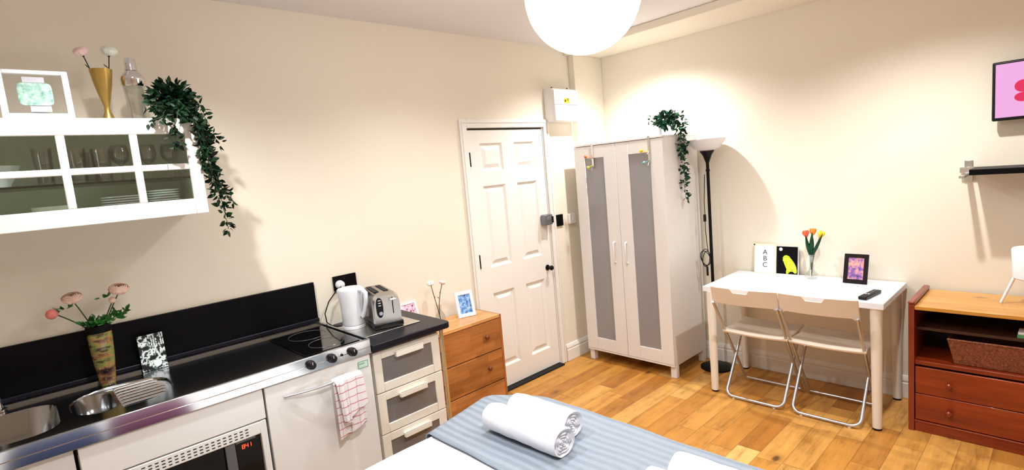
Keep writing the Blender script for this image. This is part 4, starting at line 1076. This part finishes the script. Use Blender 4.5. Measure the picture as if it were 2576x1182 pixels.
# ------------------------------------------------------------------ folding chairs
def folding_chair(cy, label):
    t = thing('folding_chair', label, 'chair', (-.45, cy, 0), group='cream folding chairs tucked under the desk')
    hw = .196
    def L(x, y, z): return (x+.45, y, z)
    # A: backrest to front floor; B: rear floor to seat front
    A0, A1 = (-.285, .022), (-.715, .765)
    def rounded_u(p0, p1, z_mat, hw_, r=.05, n=6):
        # from top of left leg down, across, and up the right leg. p0 = bottom, p1 = top (x,z)
        d = Vector((p1[0]-p0[0], 0, p1[1]-p0[1])).normalized(); B = Vector((p0[0], 0, p0[1])); T = Vector((p1[0], 0, p1[1]))
        pts = [T+Vector((0, hw_, 0))]
        for k in range(n+1):
            a = PI/2*k/n
            pts.append(B+d*(r-r*sin(a))+Vector((0, hw_-r+r*cos(a), 0)))
        for k in range(n+1):
            a = PI/2*(1-k/n)
            pts.append(B+d*(r-r*sin(a))+Vector((0, -hw_+r-r*cos(a), 0)))
        pts.append(T+Vector((0, -hw_, 0)))
        return [L(*p) for p in pts]
    obj('rear_leg_frame', MB().tube(rounded_u((-.618, .014), (-.300, .428), None, hw-.012), .0095, 12), 'alu', t, W=False)
    for s in (-1, 1):
        obj('front_leg', MB().tube([L(A0[0], s*(hw-.008), A0[1]), L(A1[0]+.004, s*(hw+.004), A1[1]-.08)], .0095, 12), 'alu', t, W=False)
    obj('crossbar', MB().tube([L(-.290, -(hw-.008), .03), L(-.290, hw-.008, .03)], .0075, 10), 'alu', t, W=False)
    for s in (-1, 1): obj('foot_pad', MB().lathe(L(-.618, s*.13, 0), [(.008, .0005), (.008, .006)], 10), 'shade', t, W=False)
    # seat
    def seat(u, v):
        x = -.575+.335*u; y = (v-.5)*2*(hw+.012)*(1-.06*u)
        z = .452-.010*sin(PI*u)*1+.008*(2*v-1)**2-(.012 if u < .03 else 0)+ (.012*(1-u/.15) if .03 <= u < .15 else 0)*-.3
        return L(x, y, z)
    obj('seat', MB().grid(seat, 16, 16), 'chair_plastic', t, W=False, solid=.016, bevel=.003)
    # curved backrest with a grip notch
    def bx_at(y, z): return -.705-.030*(z-.70)/.1-.022*(1-(y/hw)**2)
    cols = 24; mb = MB(); ys = [-hw-.012+(2*hw+.024)*i/cols for i in range(cols+1)]
    def zt_(y): return .792 if abs(y) > .052 else .765
    for s_, off in ((0, 0), (1, .012)):
        for y in ys:
            yy = y
            for z in (.678, .70, .73, zt_(y)-.012, zt_(y)): mb.v.append(L(bx_at(yy, z)+off, yy, z if not (z == .678 and abs(y) > hw-.01) else .664))
    n = cols+1
    for i in range(cols):
        for j in range(4):
            mb.f.append((i*5+j, i*5+j+1, (i+1)*5+j+1, (i+1)*5+j)); q = n*5
            mb.f.append((q+i*5+j, q+(i+1)*5+j, q+(i+1)*5+j+1, q+i*5+j+1))
        mb.f.append((i*5+4, q+i*5+4, q+(i+1)*5+4, (i+1)*5+4)); mb.f.append((i*5, (i+1)*5, q+(i+1)*5, q+i*5))
    for e in (0, cols):
        for j in range(4): mb.f.append((e*5+j, e*5+j+1, q+e*5+j+1, q+e*5+j))
    obj('backrest', mb, 'chair_plastic', t, W=False, bevel=.003)
    return t
ch1 = folding_chair(-1.546, 'left of the two cream folding chairs, nearer the wardrobe')
ch2 = dup(ch1, (-.452, -1.967, 0), label='right of the two cream folding chairs, nearer the red cabinet')

# ------------------------------------------------------------------ red pine cabinet by the right wall
RF, RB, RY0, RY1 = -.46, -.022, -3.27, -2.348
rc = thing('media_cabinet', 'red stained pine cabinet with open shelves and two drawers', 'cabinet', (-.24, -2.8, 0))
for ya, yb in ((RY1-.027, RY1), (RY0, RY0+.027)):
    poly = [(RB, .001), (RF, .001), (RF, .735), (RF+.012, .742), (RB, .742)]
    obj('side_panel', MB().box(RF, RB, ya, yb, .001, .728), 'redpine_v', rc, bevel=.002)
    obj('side_rail', MB().box(RF-.002, RB, ya-.003, yb+.003, .7285, .747), 'redpine_v', rc, bevel=.008, seg=3)
Y0, Y1 = RY0+.0275, RY1-.0275
obj('top', MB().box(RF+.003, RB, Y0, Y1, .700, .722), 'redpine_top', rc, bevel=.003)
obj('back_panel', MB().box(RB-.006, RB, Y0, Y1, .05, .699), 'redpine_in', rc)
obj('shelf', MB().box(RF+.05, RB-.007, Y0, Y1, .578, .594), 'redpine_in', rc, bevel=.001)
obj('cabinet_floor', MB().box(RF+.01, RB-.007, Y0, Y1, .388, .412), 'redpine', rc, bevel=.002)
for z0, z1 in ((.226, .378), (.071, .2225)):
    d = obj('drawer', MB().box(RF+.004, RF+.022, Y0+.003, Y1-.003, z0, z1), 'redpine', rc, bevel=.003)
    for yy in (-2.528, -3.08):
        obj('knob', MB().lathe((RF+.0035, yy, (z0+z1)/2-.002), [(.008, 0), (.008, -.01), (.015, -.018), (.016, -.024), (.010, -.031), (.001, -.032)], 18, 'x', capt=False), 'redpine_v', d)
obj('plinth', MB().box(RF+.008, RF+.026, Y0, Y1, .001, .055).box(RF+.002, RF+.026, Y0, Y1, .0555, .066), 'redpine', rc, bevel=.002)
# wicker basket
def basket(u, v):
    a = u; z = .4135+.132*v; k = v*.03
    x0, x1, y0, y1 = -.415-k*.3, -.14, -2.965-k, -2.545+k
    per = [(x0, y1), (x0, y0), (x1, y0), (x1, y1)]; s = (u*4) % 4; i = int(s) % 4; f_ = s-int(s)
    p, q2 = per[i], per[(i+1) % 4]; rp = .0016*sin(u*4*60*PI)*sin(v*16*PI)
    return (p[0]+(q2[0]-p[0])*f_+rp, p[1]+(q2[1]-p[1])*f_+rp, z)
bk = thing('wicker_basket', 'brown wicker basket in the lower shelf of the red cabinet', 'basket', (-.28, -2.75, .4125))
obj('sides', MB().grid(basket, 240, 24, closeu=True), 'wicker', bk, solid=.006)
obj('bottom', MB().box(-.41, -.145, -2.96, -2.55, .4128, .418), 'wicker', bk)
rim = [(-.424, -2.515), (-.424, -2.995), (-.14, -2.995), (-.14, -2.515)]
obj('rim', MB().tube([(x, y, .547) for x, y in rim], .006, 8, closed=True), 'wicker', bk)
solo('card_box', MB().box(-.405, -.32, -2.90, -2.785, .5945, .612), 'greenbox', 'small green box on the upper shelf of the red cabinet', 'box', bevel=.001)
solo('card_box', MB().box(-.402, -.32, -2.90, -2.788, .6125, .624), 'paper', 'small white box lying on the green box', 'box', bevel=.001)
# drum table lamp on tripod legs
qx, qy = -.20, -2.855; ZR = .7225
tl = thing('table_lamp', 'white drum shaped lamp with splayed legs on the red cabinet', 'lamp', (qx, qy, ZR))
obj('drum_shade', MB().lathe((qx, qy, 0), [(.098, .862), (.104, .868), (.112, 1.012), (.108, 1.02), (.001, 1.022)], 40, capt=False), 'shade', tl)
for a in (100, 220, 340):
    a = math.radians(a)
    obj('leg', MB().tube([(qx+.148*cos(a), qy+.148*sin(a), ZR+.004), (qx+.085*cos(a), qy+.085*sin(a), .90)], [.006, .008], 10), 'shade', tl)

# ------------------------------------------------------------------ wall shelf and television
sh_ = thing('wall_shelf', 'black wall shelf on steel brackets under the television', 'shelf', (-.15, -2.95, 1.40))
obj('board', MB().box(-.27, -.014, -3.4, -2.578, 1.412, 1.442), 'black', sh_, bevel=.002)
for yy in (-2.548, -3.25):
    b_ = obj('bracket', MB().box(-.012, -.001, yy-.018, yy+.018, 1.363, 1.48).box(-.27, -.012, yy-.012, yy+.012, 1.398, 1.4115), 'steel_side', sh_, bevel=.001)
    obj('clamp', MB().box(-.045, -.012, yy-.03 if yy > -3 else yy-.02, yy+.035 if yy > -3 else yy+.02, 1.412, 1.445) if yy > -3 else MB().box(-.012, -.010, yy-.01, yy+.01, 1.45, 1.46), 'chrome', b_, bevel=.002)
tv = thing('television', 'flat television with pink screen on the right wall', 'television', (-.05, -3.0, 1.683))
obj('casing', MB().box(-.085, -.05, -3.36, -2.648, 1.683, 1.99), 'black_plastic', tv, bevel=.008, seg=3)
obj('wall_mount', MB().box(-.05, -.001, -3.1, -2.9, 1.76, 1.92), 'black_metal', tv)
scn = obj('screen', MB().box(-.0868, -.0855, -3.348, -2.662, 1.699, 1.976), 'screen', tv, label='pink lit screen with hot pink shape')
blob = MB()
for (cy, cz, ry_, rz_) in ((-2.772, 1.853, .036, .032), (-2.772, 1.797, .036, .024)):
    blob.prism([(cy+ry_*cos(k*PI/12), cz+rz_*sin(k*PI/12)) for k in range(24)], 'x', -.0875, -.087)
obj('screen_shape', blob, 'screen_red', scn)

# ------------------------------------------------------------------ bed
BZ = .53
bd = thing('bed', 'double bed with mattress under white and grey covers', 'bed', (-3.2, -1.75, 0))
obj('bed_base', MB().box(-4.22, -2.24, -2.42, -1.10, .06, .30), 'mattress', bd, bevel=.02)
obj('mattress', MB().box(-4.22, -2.235, -2.425, -1.10, .302, BZ-.02), 'mattress', bd, bevel=.05, seg=4)
for x in (-4.15, -2.32):
    for y in (-2.35, -1.17): obj('leg', MB().tube([(x, y, .001), (x, y, .06)], .02, 12), 'black_plastic', bd)
def yedge(x):
    P = [(-4.4, -1.065), (-3.2, -1.06), (-2.80, -1.040), (-2.55, -.99), (-2.40, -.955), (-2.36, -.97), (-2.30, -1.055), (-2.24, -1.16), (-2.19, -1.26)]
    for (a, b), (c_, d) in zip(P, P[1:]):
        if a <= x <= c_: return b+(d-b)*(x-a)/(c_-a)
    return P[-1][1] if x > P[-1][0] else P[0][1]
def cover(x0, x1, ztop, zbot, yfar, foot, amp, seed, out=0.0, puff=0):
    """cloth over the bed: columns along x, rows run up the far side, over the top and down the near side"""
    mb = MB(); nx, ny = 60, 60
    def zn(x, y): return amp*(sin(x*7+seed)*sin(y*5+seed*2)+.5*sin(x*17+y*9+seed)+.4*sin(y*21-x*6))
    cols = [x0+(x1-x0)*i/nx for i in range(nx+1)]
    rows_side = [(zbot, 0), ((zbot+ztop)/2, .004), (ztop-.035, .0), (ztop-.012, -.008), (ztop, -.03)]
    allc = []
    for i, x in enumerate(cols):
        col = []
        ye = yedge(x)+out
        ed = 0
        if foot: ed = max(0, (x-(x1-.05))/.05)
        zt2 = ztop-.02*ed*ed
        pf = puff*sin(PI*min(1, max(0, (x1-x)/.35))*.5) if puff else 0
        for z, dy in rows_side: col.append((x, ye+dy, z-(.02*ed*ed if z > zbot+.1 else 0)+(pf if z >= ztop else 0)))
        for j in range(1, ny):
            y = ye-.03+(yfar+.03-ye+.03)*j/ny
            e = min(j, ny-j)/ny; col.append((x, y, zt2+zn(x, y)*min(1, e*8)+pf*min(1, e*6+.3)))
        for z, dy in rows_side[::-1]: col.append((x, yfar-dy, z-(.02*ed*ed if z > zbot+.1 else 0)))
        allc.append(col)
    if foot:
        last = allc[-1]
        for k, (dz, dx) in enumerate(((.03, .012), (.10, .02), (.2, .022), (.26, .02))):
            allc.append([(p[0]+dx, p[1], max(zbot, p[2]-dz)) for p in last])
    n = len(allc[0]); mb.v = [p for c_ in allc for p in c_]
    for i in range(len(allc)-1):
        for j in range(n-1): mb.f.append((i*n+j, i*n+j+1, (i+1)*n+j+1, (i+1)*n+j))
    return mb
solo('duvet', cover(-4.24, -2.70, BZ+.005, .28, -2.47, False, .0035, 1.0, -.004, .012), 'duvet', 'plain white duvet covering the bed beside the kitchen', 'duvet', sharp=60)
solo('bed_runner', cover(-2.79, -2.19, BZ+.022, .24, -2.49, True, .0035, 4.0, .006), 'stripe', 'grey striped throw across the foot of the bed', 'throw', sharp=60, solid=.004)
# towels: rolled
def towel_roll(r, L_, seed):
    rnd = random.Random(seed); mb = MB(); ns, nl = 40, 22
    def ring(y, s, dz=0):
        out = []
        for k in range(ns):
            a = 2*PI*k/ns
            rr = r*s*(1+.02*sin(3*a+seed)+.012*sin(7*a+y*30+seed*2))
            x = rr*cos(a)*1.08; z = rr*sin(a)*.95
            out.append((x, y, max(z, -r*.86)+r*.86))
        return out
    rings = []
    for k in range(nl+1):
        y = -L_/2+L_*k/nl; e = min(k, nl-k)
        s = 1-.07*(1 if e == 0 else .35 if e == 1 else 0)+.012*sin(k*1.3+seed)
        rings.append(ring(y, s))
    def cap(sign):
        cs = []
        for j in range(1, 14):
            s = .93*(1-j/14.); out = []
            for k in range(ns):
                a = 2*PI*k/ns
                g = .5+.5*cos(2*PI*(s*r/.013)-a*sign)
                y = sign*(L_/2-.004-.010*(1-g)*(1 if j > 1 else .3)+.004*sin(5*a+seed))
                rr = r*s*(1+.03*sin(2*a+seed)); out.append((rr*cos(a)*1.08, y, max(rr*sin(a)*.95, -r*.86)+r*.86))
            cs.append(out)
        return cs
    lo_, hi = cap(-1), cap(1)
    allr = lo_[::-1]+rings+hi
    mb.v = [p for q in allr for p in q]
    for i in range(len(allr)-1):
        for k in range(ns): mb.f.append((i*ns+k, i*ns+(k+1) % ns, (i+1)*ns+(k+1) % ns, (i+1)*ns+k))
    mb.f.append(tuple(range(ns))); mb.f.append(tuple(range((len(allr)-1)*ns, len(allr)*ns)))
    return mb
ZTW = BZ+.030
def towel(x, y, r, L_, rz, seed, label):
    mb = towel_roll(r, L_, seed); mb.move(Matrix.Translation((x, y, ZTW)) @ Matrix.Rotation(rz, 4, 'Z'))
    solo('rolled_towel', mb, 'towel', label, 'towel', 'rolled white towels on the grey throw', sharp=70)
towel(-2.578, -1.455, .059, .41, math.radians(1), 1.0, 'rolled white towel of the left pair, nearer the white duvet')
towel(-2.447, -1.43, .058, .33, math.radians(1), 2.3, 'rolled white towel of the left pair, nearer the bed foot')
towel(-2.602, -2.25, .059, .41, math.radians(1), 3.1, 'rolled white towel cut off by the bottom edge, smaller visible part')
towel(-2.472, -2.275, .059, .41, math.radians(1), 4.4, 'rolled white towel at the bottom right, nearer the bed foot')
for x, y, mt, lb in ((-3.97, -1.33, 'navy', 'navy velvet cushion at the head of the bed'), (-3.61, -1.34, 'plum', 'plum velvet cushion on the bed')):
    def cfn(u, v, x=x, y=y):
        a = 2*PI*u; s = sin(PI*v); k = 1/(max(abs(cos(a)), abs(sin(a)))**.8)
        return (x+.17*s**.6*cos(a)*k, y+.17*s**.6*sin(a)*k, BZ+.075-.06*cos(PI*v))
    solo('cushion', MB().grid(cfn, 40, 16, closeu=True), mt, lb, 'cushion', sharp=80)

# ------------------------------------------------------------------ world + colour
wld = bpy.data.worlds.new('world'); S.world = wld; wld.use_nodes = True
wld.node_tree.nodes['Background'].inputs[0].default_value = (.05, .05, .05, 1)
S.view_settings.view_transform = 'Standard'; S.view_settings.look = 'None'
S.view_settings.gamma = 1; S.view_settings.use_curve_mapping = False
S.view_settings.exposure = 0.27
